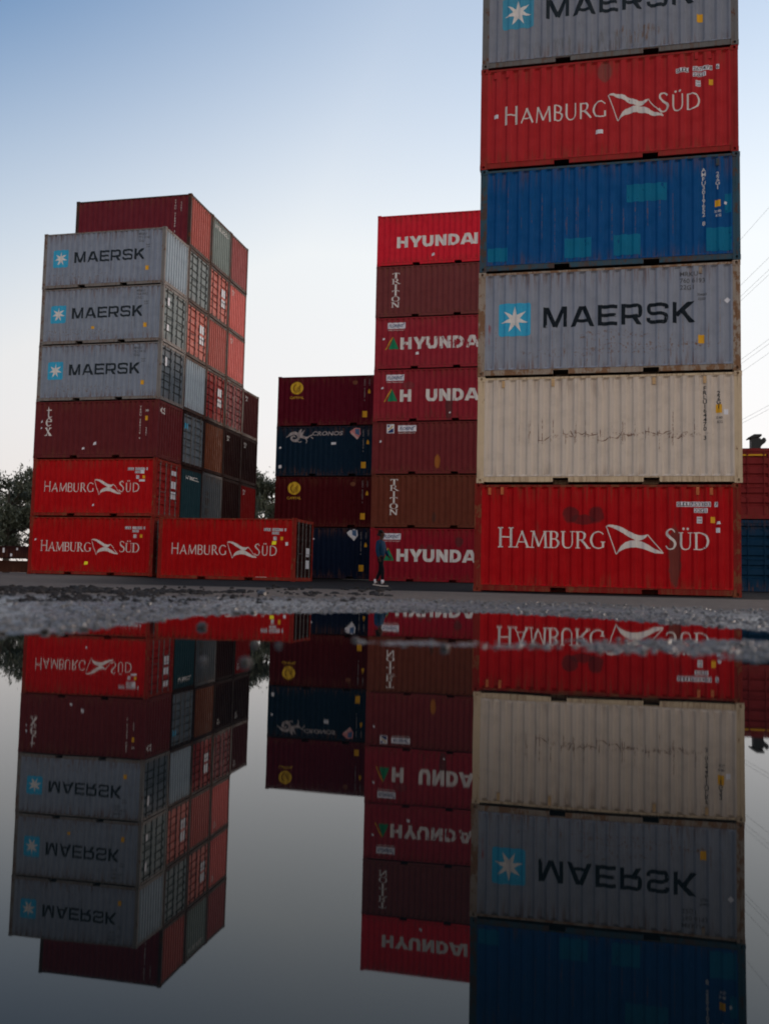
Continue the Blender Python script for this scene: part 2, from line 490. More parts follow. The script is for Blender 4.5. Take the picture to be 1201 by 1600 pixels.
def build_container_meshes():
    # side panel, front (y<0) and back
    for key, s in (('side_front', -1), ('side_back', 1)):
        mb = MB()
        pr = SIDE_PROF
        z0, z1 = 0.160, 2.512
        for (xa, da), (xb, db) in zip(pr, pr[1:]):
            if xb - xa < 1e-6: continue
            rows = ((z0, 0), (z0 + .05, 1), (z1 - .048, 1), (z1, 0))
            for (za, ka), (zb, kb) in zip(rows, rows[1:]):
                q = [(xa, s * (YOUT - da * ka), za), (xb, s * (YOUT - db * ka), za), (xb, s * (YOUT - db * kb), zb), (xa, s * (YOUT - da * kb), zb)]
                mb.poly(q if s < 0 else q[::-1])
        M[key] = mb.mesh(key)
    for key, s in (('end_right', 1), ('end_left', -1)):
        mb = MB()
        for (ya, da), (yb, db) in zip(END_PROF, END_PROF[1:]):
            if yb - ya < 1e-6: continue
            rows = ((.165, 0), (.215, 1), (2.41, 1), (2.46, 0))
            for (za, ka), (zb, kb) in zip(rows, rows[1:]):
                q = [(s * (3.012 - da * ka), ya, za), (s * (3.012 - db * ka), yb, za), (s * (3.012 - db * kb), yb, zb), (s * (3.012 - da * kb), ya, zb)]
                mb.poly(q if s > 0 else q[::-1])
        M[key] = mb.mesh(key)
    # top side rails, bottom side rails with forklift pockets
    for key, s in (('top_front', -1), ('top_back', 1)):
        mb = MB()
        ys = sorted((s * 1.209, s * 1.150))
        mb.box((-2.856, ys[0], 2.508), (2.856, ys[1], 2.560))
        M[key] = mb.mesh(key)
    for key, s in (('bot_front', -1), ('bot_back', 1)):
        mb = MB()
        ya, yb = s * 1.193, s * 1.150
        lo, hi = sorted((ya, yb))
        PX, PW = 1.04, 0.18
        z0, z1 = 0.028, 0.156
        for x0, x1 in ((-2.856, -PX - PW), (-PX + PW, PX - PW), (PX + PW, 2.856)):
            mb.box((x0, lo, z0), (x1, hi, z1))
            lo2, hi2 = sorted((s * 1.200, s * 1.1935))
            mb.box((x0 + .002, lo2, z0 - .001), (x1 - .002, hi2, z0 + .022))
        for cx in (-PX, PX):      # bridge over each pocket and pocket walls going in
            mb.box((cx - PW, lo, 0.128), (cx + PW, hi, z1 - .001))
            a, b2 = sorted((s * .712, s * .70))
            mb.box((cx - PW, a, z0 - .004), (cx + PW, b2, .1265))
            for sx in (-1, 1):
                xx = cx + sx * PW
                a, b2 = sorted((s * 1.149, s * 0.70))
                mb.box((min(xx, xx + sx * .006), a, z0 + .002), (max(xx, xx + sx * .006), b2, .126))
        M[key] = mb.mesh(key)
    # corner posts: outer plate plus a set-back step
    for sx in (-1, 1):
        for sy in (-1, 1):
            mb = MB()
            def bx(xa, xb, ya, yb):
                X = sorted((sx * xa, sx * xb)); Y = sorted((sy * ya, sy * yb))
                mb.box((X[0], Y[0], .116), (X[1], Y[1], 2.475))
            bx(2.935, 3.024, 1.105, 1.214)
            bx(2.858, 2.936, 1.120, 1.206)
            M['post', sx, sy] = mb.mesh('corner_post')
            for top in (0, 1):
                mb = MB()
                z0, z1 = (0.0, 0.118) if not top else (CH - 0.118, CH)
                x0, x1, y0, y1 = 2.851, HX, HY - 0.162, HY
                # box with oval holes on the long face and the end face
                def holed(P, w, h, nrm):
                    """P maps (u, v, d) -> xyz with u in 0..w and v in 0..h"""
                    cx, cy = w / 2, h / 2
                    n = 12
                    rx, ry = (0.030, 0.040) if w > .13 else (0.03, 0.036)
                    ring = []
                    for k in range(n):
                        a = 2 * pi * (k + .5) / n
                        ring.append((cx + rx * cos(a), cy + ry * sin(a)))
                    outer = []
                    for k in range(n):
                        a = 2 * pi * (k + .5) / n
                        c, s_ = cos(a), sin(a)
                        t = min((w / 2) / abs(c) if abs(c) > 1e-6 else 9, (h / 2) / abs(s_) if abs(s_) > 1e-6 else 9)
                        outer.append((cx + c * t, cy + s_ * t))
                    corners = [(w, 0), (w, h), (0, h), (0, 0)]
                    for k in range(n):
                        j = (k + 1) % n
                        pl = [outer[k]]
                        for cnr in corners:       # insert a box corner lying between the two directions
                            ang = lambda q: atan2(q[1] - cy, q[0] - cx) % (2 * pi)
                            a0, a1, ac = ang(outer[k]), ang(outer[j]), ang(cnr)
                            if a1 < a0: a1 += 2 * pi
                            if ac < a0: ac += 2 * pi
                            if a0 < ac < a1: pl.append(cnr)
                        pl += [outer[j], ring[j], ring[k]]
                        mb.poly([P(q[0], q[1], 0) for q in pl])
                        mb.poly([P(*ring[k], 0), P(*ring[j], 0), P(*ring[j], .05), P(*ring[k], .05)])
                    mb.poly([P(q[0], q[1], .05) for q in ring])
                w, h = x1 - x0, z1 - z0
                holed(lambda u, v, d: (sx * (x0 + u), sy * (y1 - d), z0 + v), w, h, 0)
                holed(lambda u, v, d: (sx * (x1 - d), sy * (y0 + u), z0 + v), y1 - y0, h, 0)
                for zz in (z0, z1):
                    mb.poly([(sx * x0, sy * y0, zz), (sx * x1, sy * y0, zz), (sx * x1, sy * y1, zz), (sx * x0, sy * y1, zz)])
                mb.poly([(sx * x0, sy * y0, z0), (sx * x0, sy * y1, z0), (sx * x0, sy * y1, z1), (sx * x0, sy * y0, z1)])
                mb.poly([(sx * x0, sy * y0, z0), (sx * x1, sy * y0, z0), (sx * x1, sy * y0, z1), (sx * x0, sy * y0, z1)])
                M['casting', sx, sy, top] = mb.mesh('corner_casting')
    # roof with shallow cross corrugation, floor
    mb = MB()
    n = 40
    xs = [-2.86 + 5.72 * i / n for i in range(n + 1)]
    for i in range(n):
        za = 2.568 - (0.02 if i % 2 else 0); zb = 2.568 - (0.02 if (i + 1) % 2 else 0)
        mb.poly([(xs[i], -1.15, za), (xs[i + 1], -1.15, zb), (xs[i + 1], 1.15, zb), (xs[i], 1.15, za)])
    M['roof'] = mb.mesh('roof')
    mb = MB()
    mb.box((-2.97, -1.148, .128), (2.97, 1.148, .155)); mb.box((-2.96, -.698, -.006), (2.96, .698, .1275))
    M['floor'] = mb.mesh('floor')
    for s in (-1, 1):
        X = sorted((s * 2.962, s * 3.019))
        mb = MB(); mb.box((X[0], -1.06, 2.455), (X[1], 1.06, 2.572)); M['header', s] = mb.mesh('end_header')
        mb = MB(); mb.box((X[0], -1.06, .014), (X[1], 1.06, .168)); M['sill', s] = mb.mesh('end_sill')
        # door leaves
        for leaf in (-1, 1):
            mb = MB()
            y0, y1 = 0.007, 1.103
            z0, z1 = 0.172, 2.452
            def P(x, y, z): return (s * x, leaf * y, z)
            def bxx(xa, xb, ya, yb, za, zb):
                X2 = sorted((s * xa, s * xb)); Y2 = sorted((leaf * ya, leaf * yb))
                mb.box((X2[0], Y2[0], za), (X2[1], Y2[1], zb))
            bxx(2.945, 2.994, y0, y0 + .085, z0, z1)
            bxx(2.945, 2.994, y1 - .085, y1, z0, z1)
            bxx(2.945, 2.992, y0 + .086, y1 - .086, z0, z0 + .085)
            bxx(2.945, 2.992, y0 + .086, y1 - .086, z1 - .085, z1)
            za, zb = z0 + .086, z1 - .086
            nb = 6
            ph = (zb - za) / nb
            prf = []
            for k in range(nb):
                zc = za + k * ph
                prf += [(zc, 2.984), (zc + ph * .56, 2.984), (zc + ph * .64, 2.930), (zc + ph * .90, 2.930)]
            prf.append((zb, 2.984))
            for (pa, xa), (pb, xb) in zip(prf, prf[1:]):
                mb.poly([P(xa, y0 + .086, pa), P(xa, y1 - .086, pa), P(xb, y1 - .086, pb), P(xb, y0 + .086, pb)])
            M['door', s, leaf] = mb.mesh('door')
            for bi, yb_ in enumerate((.24, .80)):
                mb = MB()
                mb.tube([P(3.010, yb_, .10), P(3.010, yb_, 2.53)], .0185, 8)
                for zz in (.22, .80, 1.75, 2.38):
                    X2 = sorted((s * 2.990, s * 3.020)); Y2 = sorted((leaf * (yb_ - .045), leaf * (yb_ + .045)))
                    mb.box((X2[0], Y2[0], zz - .03), (X2[1], Y2[1], zz + .03))
                M['bar', s, leaf, bi] = mb.mesh('locking_bar')
                mb = MB()
                mb.tube([P(3.022, yb_, 1.16), P(3.034, yb_ + .10, 1.155), P(3.030, yb_ + .34 if bi == 0 else yb_ - .34, 1.15)], .012, 6)
                M['handle', s, leaf, bi] = mb.mesh('handle')
    mb = MB()       # ventilator hood on the side wall
    mb.box((-.035, -.028, -.075), (.035, .0, .075))
    mb.poly([(-.035, -.028, .075), (.035, -.028, .075), (.035, 0, .11), (-.035, 0, .11)])
    M['vent'] = mb.mesh('vent')


build_container_meshes()

# ------------------------------------------------------------------ lettering
def ribbon(pts, ws):
    """stroke as convex quads; ws = width at each point"""
    if isinstance(ws, (int, float)): ws = [ws] * len(pts)
    L_, R_ = [], []
    for i, p in enumerate(pts):
        a = pts[max(0, i - 1)]; b = pts[min(len(pts) - 1, i + 1)]
        dx, dy = b[0] - a[0], b[1] - a[1]
        l = sqrt(dx * dx + dy * dy) or 1
        k = 1.0
        if 0 < i < len(pts) - 1:
            d1 = (p[0] - a[0], p[1] - a[1]); d2 = (b[0] - p[0], b[1] - p[1])
            l1 = sqrt(d1[0] ** 2 + d1[1] ** 2) or 1; l2 = sqrt(d2[0] ** 2 + d2[1] ** 2) or 1
            cs = (d1[0] * d2[0] + d1[1] * d2[1]) / (l1 * l2)
            k = min(2.0, 1 / max(0.35, sqrt(max(0, (1 + cs) / 2))))
        nx, ny = -dy / l * ws[i] / 2 * k, dx / l * ws[i] / 2 * k
        L_.append((p[0] + nx, p[1] + ny)); R_.append((p[0] - nx, p[1] - ny))
    return [[R_[i], R_[i + 1], L_[i + 1], L_[i]] for i in range(len(pts) - 1)]


def smooth_pts(pts, n=4):
    out = []
    for i in range(len(pts) - 1):
        p0 = pts[max(0, i - 1)]; p1 = pts[i]; p2 = pts[i + 1]; p3 = pts[min(len(pts) - 1, i + 2)]
        for k in range(n):
            t = k / n
            out.append(tuple(0.5 * ((2 * p1[j]) + (-p0[j] + p2[j]) * t + (2 * p0[j] - 5 * p1[j] + 4 * p2[j] - p3[j]) * t * t + (-p0[j] + 3 * p1[j] - 3 * p2[j] + p3[j]) * t ** 3) for j in range(len(p1))))
    out.append(pts[-1])
    return out


def curve(pts):
    """(x, y, w) control points -> smoothed ribbon"""
    q = smooth_pts(pts)
    return ribbon([(a[0], a[1]) for a in q], [a[2] for a in q])


def serif_glyph(ch, serif=True):
    T, t, sh = 0.130, 0.062, 0.050
    if not serif: T, t = 0.115, 0.074
    P, feet = [], []
    if ch == 'H':
        P += ribbon([(.15, 0), (.15, 1)], T) + ribbon([(.70, 0), (.70, 1)], T) + ribbon([(.2, .52), (.66, .52)], t)
        feet = [(.15, 0), (.15, 1), (.70, 0), (.70, 1)]; w = .86
    elif ch == 'A':
        P += ribbon([(.06, 0), (.42, 1)], t) + ribbon([(.40, 1), (.80, 0)], T) + ribbon([(.19, .34), (.62, .34)], t)
        feet = [(.06, 0), (.80, 0)]; w = .88
    elif ch == 'M':
        P += ribbon([(.10, 0), (.18, 1)], t) + ribbon([(.18, 1), (.54, .08)], T) + ribbon([(.54, .08), (.90, 1)], t) + ribbon([(.91, 1), (.97, 0)], T)
        feet = [(.10, 0), (.97, 0), (.14, 1), (.94, 1)]; w = 1.08
    elif ch == 'B':
        P += ribbon([(.14, 0), (.14, 1)], T)
        P += curve([(.14, .97, t), (.36, .97, t), (.50, .86, T), (.52, .74, T), (.44, .57, t), (.16, .53, t)])
        P += curve([(.16, .53, t), (.42, .52, t), (.58, .38, T), (.58, .22, T), (.44, .04, t), (.14, .03, t)])
        feet = [(.11, 0), (.11, 1)]; w = .68
    elif ch in 'UÜ':
        P += curve([(.14, 1, T), (.14, .6, T), (.14, .3, T), (.22, .08, .09), (.42, .02, t), (.62, .09, t), (.70, .32, t), (.70, .65, t), (.70, 1, t)])
        if ch == 'Ü':
            for cx in (.29, .55): P.append([(cx + .075 * cos(a * pi / 4), 1.2 + .075 * sin(a * pi / 4)) for a in range(8)])
        feet = [(.14, 1), (.70, 1)]; w = .84
    elif ch == 'R':
        P += ribbon([(.14, 0), (.14, 1)], T)
        P += curve([(.14, .97, t), (.38, .97, t), (.54, .85, T), (.55, .70, T), (.46, .53, t), (.18, .49, t)])
        P += ribbon([(.36, .50), (.78, 0)], T)
        feet = [(.14, 0), (.11, 1), (.78, 0)]; w = .80
    elif ch == 'G':
        P += curve([(.82, .84, t), (.68, .95, t), (.48, .98, t), (.24, .88, .09), (.10, .62, T), (.10, .38, T), (.24, .12, .09), (.48, .02, t), (.68, .05, t), (.80, .12, t)])
        P += ribbon([(.80, .06), (.80, .42)], T)
        feet = [(.80, .42)]; w = .92
    elif ch == 'S':
        P += curve([(.50, .83, t), (.42, .94, t), (.28, .98, t), (.13, .88, .09), (.12, .72, T), (.28, .56, T), (.46, .42, T), (.52, .26, T), (.44, .08, .08), (.28, .02, t), (.14, .06, t), (.06, .18, t)])
        w = .62
    elif ch == 'D':
        P += ribbon([(.14, 0), (.14, 1)], T)
        P += curve([(.14, .97, t), (.42, .97, t), (.70, .84, .1), (.82, .6, T), (.82, .4, T), (.70, .16, .1), (.42, .03, t), (.14, .03, t)])
        feet = [(.11, 0), (.11, 1)]; w = .94
    elif ch == 'T':
        P += ribbon([(.4, 0), (.4, 1)], T + .05) + ribbon([(.04, .95), (.76, .95)], .09) + ribbon([(.07, .97), (.07, .72)], .07) + ribbon([(.73, .97), (.73, .72)], .07)
        feet = [(.4, 0)]; w = .8
    elif ch == 'I':
        P += ribbon([(.2, 0), (.2, 1)], T + .05); feet = [(.2, 0), (.2, 1)]; w = .4
    elif ch == 'O':
        P += curve([(.42, .97, t), (.16, .82, .12), (.09, .5, T + .04), (.16, .18, .12), (.42, .03, t), (.68, .18, .12), (.75, .5, T + .04), (.68, .82, .12), (.42, .97, t)]); w = .84
    elif ch == 'N':
        P += ribbon([(.13, 0), (.13, 1)], t + .03) + ribbon([(.13, 1), (.72, 0)], T + .05) + ribbon([(.72, 0), (.72, 1)], t + .03)
        feet = [(.13, 0), (.13, 1), (.72, 1)]; w = .86
    else:
        w = .5
    if serif:
        for (x, y) in feet:
            yy = sh / 2 if y == 0 else y - sh / 2
            P.append([(x - .14, yy - sh / 2), (x + .14, yy - sh / 2), (x + .14, yy + sh / 2), (x - .14, yy + sh / 2)])
    return P, w


def wide_glyph(ch):
    """heavy wide grotesque used for the dark lettering on the grey containers; unit cap height"""
    s = .20
    P = []
    if ch == 'M':
        P += ribbon([(.12, 0), (.12, 1)], .19) + ribbon([(1.16, 0), (1.16, 1)], .19) + ribbon([(.13, 1.12), (.64, .02)], .21) + ribbon([(.64, .02), (1.15, 1.12)], .21); w = 1.28
    elif ch == 'A':
        P += ribbon([(.07, -.06), (.56, 1.06)], .22) + ribbon([(.60, 1.06), (1.10, -.06)], .22) + ribbon([(.28, .28), (.9, .28)], .16)
        P.append([(.44, .9), (.72, .9), (.72, 1), (.44, 1)]); w = 1.17
    elif ch == 'E':
        P += ribbon([(.11, 0), (.11, 1)], .2) + ribbon([(.05, .91), (1.0, .91)], .18) + ribbon([(.05, .5), (.93, .5)], .17) + ribbon([(.05, .09), (1.0, .09)], .18); w = 1.0
    elif ch == 'R':
        P += ribbon([(.11, 0), (.11, 1)], .2) + ribbon([(.05, .91), (.78, .91)], .18) + curve([(.70, .91, .18), (.92, .88, .19), (.97, .66, .2), (.92, .44, .19), (.70, .40, .18)]) + ribbon([(.1, .40), (.75, .40)], .17) + ribbon([(.62, .42), (.98, -.1)], .22); w = 1.09
    elif ch == 'S':
        P += curve([(1.0, .72, .19), (.98, .86, .18), (.82, .91, .18), (.28, .91, .18), (.13, .84, .18), (.11, .68, .19), (.16, .55, .18), (.32, .50, .17), (.78, .49, .17), (.95, .42, .18), (.98, .28, .19), (.93, .13, .18), (.8, .09, .18), (.26, .09, .18), (.11, .15, .18), (.09, .28, .19)]); w = 1.09
    elif ch == 'K':
        P += ribbon([(.11, 0), (.11, 1)], .2) + ribbon([(.2, .38), (1.02, 1.08)], .22) + ribbon([(.44, .62), (1.04, -.08)], .22); w = 1.12
    else: w = .4
    P = [q for q in (clip_box(p, -.1, w + .1, 0, 1) for p in P) if q]
    return P, w


def heavy_glyph(ch):
    """fat sans used for the white lettering on the red stack"""
    P = []
    if ch == 'H': P += ribbon([(.15, 0), (.15, 1)], .28) + ribbon([(.75, 0), (.75, 1)], .28) + ribbon([(.2, .5), (.7, .5)], .24); w = .9
    elif ch == 'Y': P += ribbon([(.08, 1.08), (.47, .42)], .29) + ribbon([(.90, 1.08), (.51, .42)], .29) + ribbon([(.49, .52), (.49, 0)], .28); w = .98
    elif ch == 'U': P += curve([(.15, 1, .28), (.15, .6, .28), (.15, .38, .28), (.25, .16, .27), (.45, .12, .25), (.65, .16, .27), (.75, .38, .28), (.75, .6, .28), (.75, 1, .28)]); w = .9
    elif ch == 'N': P += ribbon([(.15, 0), (.15, 1)], .28) + ribbon([(.75, 0), (.75, 1)], .28) + ribbon([(.12, 1.02), (.78, -.02)], .28); w = .9
    elif ch == 'D': P += ribbon([(.15, 0), (.15, 1)], .28) + curve([(.15, .88, .24), (.45, .88, .24), (.68, .74, .27), (.75, .5, .28), (.68, .26, .27), (.45, .12, .24), (.15, .12, .24)]); w = .9
    elif ch == 'A': P += ribbon([(.06, -.06), (.46, 1.06)], .28) + ribbon([(.54, 1.06), (.95, -.06)], .28) + ribbon([(.24, .27), (.78, .27)], .2); P.append([(.36, .85), (.64, .85), (.64, 1), (.36, 1)]); w = 1.0
    elif ch == 'I': P += ribbon([(.15, 0), (.15, 1)], .28); w = .3
    else: w = .9
    P = [q for q in (clip_box(p, -.1, w + .1, 0, 1) for p in P) if q]
    return P, w


def lower_glyph(ch):
    P = []
    if ch == 't': P += curve([(.26, 1.0, .06), (.26, .7, .15), (.26, .25, .15), (.34, .08, .11), (.50, .08, .06), (.58, .16, .04)]) + ribbon([(.04, .70), (.54, .70)], .08); w = .6
    elif ch == 'e': P += curve([(.12, .42, .06), (.58, .42, .06)]) + curve([(.58, .40, .10), (.55, .60, .10), (.36, .70, .07), (.16, .58, .12), (.10, .34, .16), (.18, .12, .13), (.38, .03, .07), (.58, .14, .05)]); w = .66
    elif ch == 'x': P += ribbon([(.08, .7), (.58, 0)], .16) + ribbon([(.56, .7), (.08, 0)], .07) + ribbon([(.0, .68), (.26, .68)], .05) + ribbon([(.42, .68), (.66, .68)], .05) + ribbon([(-.02, .02), (.22, .02)], .05) + ribbon([(.4, .02), (.68, .02)], .05); w = .66
    return P, w


def xf(polys, sx, sz, ox, oz, shear=0.0):
    return [[(ox + (p[0] + shear * p[1]) * sx, oz + p[1] * sz) for p in q] for q in polys]


def rect(x0, x1, z0, z1):
    return [(x0, z0), (x1, z0), (x1, z1), (x0, z1)]


_tcache = {}


def typeset(s, cap=1.0, bold=0.0, shear=0.0, width=1.0):
    """built-in font text as triangles, origin at left of the baseline; returns polys, width"""
    key = (s, bold)
    if key not in _tcache:
        cu = bpy.data.curves.new('text', 'FONT')
        cu.body = s
        cu.offset = bold
        cu.resolution_u = 3
        cu.fill_mode = 'FRONT'
        ob = bpy.data.objects.new('text', cu)
        COL.objects.link(ob)
        dg = bpy.context.evaluated_depsgraph_get()
        ev = ob.evaluated_get(dg)
        me = ev.to_mesh()
        vs = [(v.co.x, v.co.y) for v in me.vertices]
        ps = [[vs[i] for i in p.vertices] for p in me.polygons]
        ev.to_mesh_clear()
        bpy.data.objects.remove(ob)
        bpy.data.curves.remove(cu)
        x0 = min((p[0] for q in ps for p in q), default=0); x1 = max((p[0] for q in ps for p in q), default=0)
        _tcache[key] = ([[(p[0] - x0, p[1]) for p in q] for q in ps], x1 - x0)
    ps, w = _tcache[key]
    k = cap / 0.69
    return [[((p[0] * width + shear * p[1]) * k, p[1] * k) for p in q] for q in ps], w * width * k


def text_line(s, x, z, cap, bold=0.0, shear=0.0, width=1.0, fit=None):
    ps, w = typeset(s, cap, bold, shear, width)
    k = fit / w if fit else 1.0
    return [[(x + p[0] * k, z + p[1]) for p in q] for q in ps]


def text_down(s, xc, ztop, cap, pitch, bold=0.012, width=1.0):
    out = []
    for i, ch in enumerate(s):
        if ch == ' ': continue
        ps, w = typeset(ch, cap, bold, 0, width)
        out += [[(xc - w / 2 + p[0], ztop - cap - i * pitch + p[1]) for p in q] for q in ps]
    return out


def glyph_run(fn, s, x, z, cap, width=1.0, gap=0.1, sizes=None, shear=0.0):
    out = []
    for i, ch in enumerate(s):
        k = cap * (sizes[i] if sizes else 1.0)
        P, w = fn(ch)
        out += xf(P, k * width, k, x, z, shear)
        x += (w + gap) * k * width
    return out, x


def fit_run(fn, s, x0, x1, z, cap, gap=0.1, sizes=None):
    P, xe = glyph_run(fn, s, 0, z, cap, 1.0, gap, sizes)
    last = gap * cap * (sizes[-1] if sizes else 1)
    k = (x1 - x0) / (xe - last)
    return [[(x0 + p[0] * k, p[1]) for p in q] for q in P]


# ------------------------------------------------------------------ container assembly
def container(loc, rz=0.0, body=None, frame=None, panel=None, ends=('wall', 'door'), endmat=None, label='', group=None, hidden=False, barmat=None):
    root = empty('shipping_container', loc, rz)
    tag(root, label, 'shipping container', group)
    frame = frame or body
    endmat = endmat or body
    parts = {}
    parts['front'] = put('side_panel', M['side_front'], panel or body, root)
    put('side_panel', M['side_back'], body, root)
    for k in ('top_front', 'top_back'): put('top_rail', M[k], frame, root)
    for k in ('bot_front', 'bot_back'): put('bottom_rail', M[k], frame, root)
    put('roof', M['roof'], body, root)
    put('floor', M['floor'], UNDER, root)
    for sx in (-1, 1):
        for sy in (-1, 1):
            put('corner_post', M['post', sx, sy], frame, root)
            for top in (0, 1):
                put('corner_casting', M['casting', sx, sy, top], frame, root)
    for s, kind in zip((-1, 1), ends):
        put('end_header', M['header', s], frame, root)
        put('end_sill', M['sill', s], frame, root)
        if kind == 'wall':
            parts['end', s] = put('end_wall', M['end_right' if s > 0 else 'end_left'], endmat, root)
        else:
            for leaf in (-1, 1):
                d = put('door', M['door', s, leaf], endmat, root)
                parts['door', s, leaf] = d
                for bi in (0, 1):
                    put('locking_bar', M['bar', s, leaf, bi], barmat or STEEL, d)
                    put('handle', M['handle', s, leaf, bi], barmat or STEEL, d)
    parts['root'] = root
    return parts


def decal(parts, name, polys, mat, where='front', lift=0.003):
    if not polys: return None
    par = parts['front'] if where == 'front' else parts['end', 1]
    for mb in clusters(lay(polys, where, lift)):      # words and marks that stand apart are objects of their own
        o = put(name, mb.mesh(name), mat, par)
    return o


def clusters(mb):
    n = len(mb.f)
    lo = [[min(mb.v[i][k] for i in f) for k in range(3)] for f in mb.f]
    hi = [[max(mb.v[i][k] for i in f) for k in range(3)] for f in mb.f]
    size = [max(h[k] - l[k] for k in range(3)) for l, h in zip(lo, hi)]
    root = list(range(n))
    def find(a):
        while root[a] != a:
            root[a] = root[root[a]]; a = root[a]
        return a
    order = sorted(range(n), key=lambda i: lo[i][0])
    big = max(size) if size else 0
    for ai in range(n):
        a = order[ai]
        for bi in range(ai + 1, n):
            b = order[bi]
            if lo[b][0] - hi[a][0] > max(.02, .5 * big): 
                if lo[b][0] - lo[a][0] > 2 * big + .02: break
                continue
            g = sqrt(sum(max(0.0, lo[a][k] - hi[b][k], lo[b][k] - hi[a][k]) ** 2 for k in range(3)))
            if g <= max(.02, .5 * max(size[a], size[b])):
                ra, rb = find(a), find(b)
                if ra != rb: root[ra] = rb
    out = {}
    for i, f in enumerate(mb.f):
        out.setdefault(find(i), MB()).poly([mb.v[k] for k in f])
    return list(out.values())


def door_placards(parts, s, rows, mat, leaf=-1, ys=((.33, .55), (.60, .82))):
    """pairs of pale rectangles on one door leaf; rows = heights"""
    d = parts['door', s, leaf]
    for (z0, z1) in rows:
        for (y0, y1) in ys:
            mb = MB()
            Y = sorted((leaf * y0, leaf * y1))
            X = sorted((s * 2.992, s * 2.997))
            mb.box((X[0], Y[0], z0), (X[1], Y[1], z1))
            put('placard', mb.mesh('placard'), mat, d)


def vents(parts, us, mat, z=2.40):
    for u in us:
        d = prof_at(SIDE_PROF, u)
        put('vent', M['vent'], mat, parts['front'], (u, -(YOUT - d) - .001, z))


def U(m):      # metres from the left corner -> local x
    return m - HX


# --- the flag-and-name mark on the bright red containers (u, z) measured off the nearest one
def flag_polys(ox=0.0, oz=0.0):
    def c(X, Y):
        x = 770 + X / 3.336; y = 800 + Y / 3.336
        u = (x - 739.5) / 421 * CL - HX
        k = (x - 739.5) / 421
        base = 925 + 7 * k; hpx = 168 + 12 * k
        return (u + ox, (base - y) / hpx * CH + oz)
    top_a = [(613, 72), (628, 66), (645, 65), (670, 69), (700, 80), (735, 99), (765, 114), (785, 119), (805, 120), (829, 115)]
    top_b = [(613, 74), (628, 76), (645, 80), (670, 91), (700, 108), (735, 130), (765, 145), (785, 148), (805, 142), (825, 127)]
    bot_a = [(667, 221), (676, 200), (692, 175), (715, 156), (740, 147), (770, 146), (800, 152), (835, 170), (870, 192), (912, 209)]
    bot_b = [(669, 221), (680, 209), (695, 199), (715, 190), (740, 184), (770, 183), (800, 188), (835, 201), (870, 213), (910, 215)]
    P = []
    for a, b in ((top_a, top_b), (bot_a, bot_b)):
        for i in range(len(a) - 1):
            P.append([c(*b[i]), c(*b[i + 1]), c(*a[i + 1]), c(*a[i])])
    return P, ribbon([c(614, 73), c(667, 220)], .022) + ribbon([c(829, 116), c(911, 212)], .022)


def red_line_marks(parts, serif=True, dz=0.0, code=('SUDU 753303 7', '22G1'), lettermat=WHITE, ventmat=None, spots=True, u0=.565, gapS=0.0):
    fn = lambda ch: serif_glyph(ch, serif)
    sz = [1.2] + [1] * 6
    P = fit_run(fn, 'HAMBURG', U(.565), U(3.06), 1.06 + dz, .40, .06, sz)
    decal(parts, 'lettering', P, lettermat)
    P = fit_run(fn, 'SÜD', U(4.38 + gapS), U(5.36 + gapS), 1.06 + dz, .40, .07, [1.2, 1, 1])
    fl, thin = flag_polys(0, dz)
    decal(parts, 'lettering', P, lettermat)
    decal(parts, 'flag_emblem', fl + thin, lettermat)
    # code on white tiles
    tiles, ink = [], []
    x = U(4.66)
    for i, ch in enumerate(code[0]):
        if ch != ' ':
            tiles.append(rect(x, x + .068, 2.05, 2.165))
            ps, w = typeset(ch, .085, .01)
            ink += [[(x + .034 - w / 2 + p[0], 2.065 + p[1]) for p in q] for q in ps]
        x += .0755
    x = U(5.04)
    for ch in code[1]:
        tiles.append(rect(x, x + .068, 1.91, 2.02))
        ps, w = typeset(ch, .085, .01)
        ink += [[(x + .034 - w / 2 + p[0], 1.923 + p[1]) for p in q] for q in ps]
        x += .0755
    tiles.append(rect(U(5.10), U(5.22), 1.67, 1.82))
    ink += text_line('30480', U(5.11), 1.76, .04, fit=.1) + text_line('2200', U(5.11), 1.69, .04, fit=.1)
    decal(parts, 'code_marking', tiles, PALE)
    decal(parts, 'code_digits', ink, BLACK, lift=0.0065)
    decal(parts, 'warning_label', [rect(U(5.40), U(5.50), 1.68, 1.82)], YELLOW)
    if ventmat: vents(parts, (U(.36), U(.66), U(5.12), U(5.42)), ventmat)


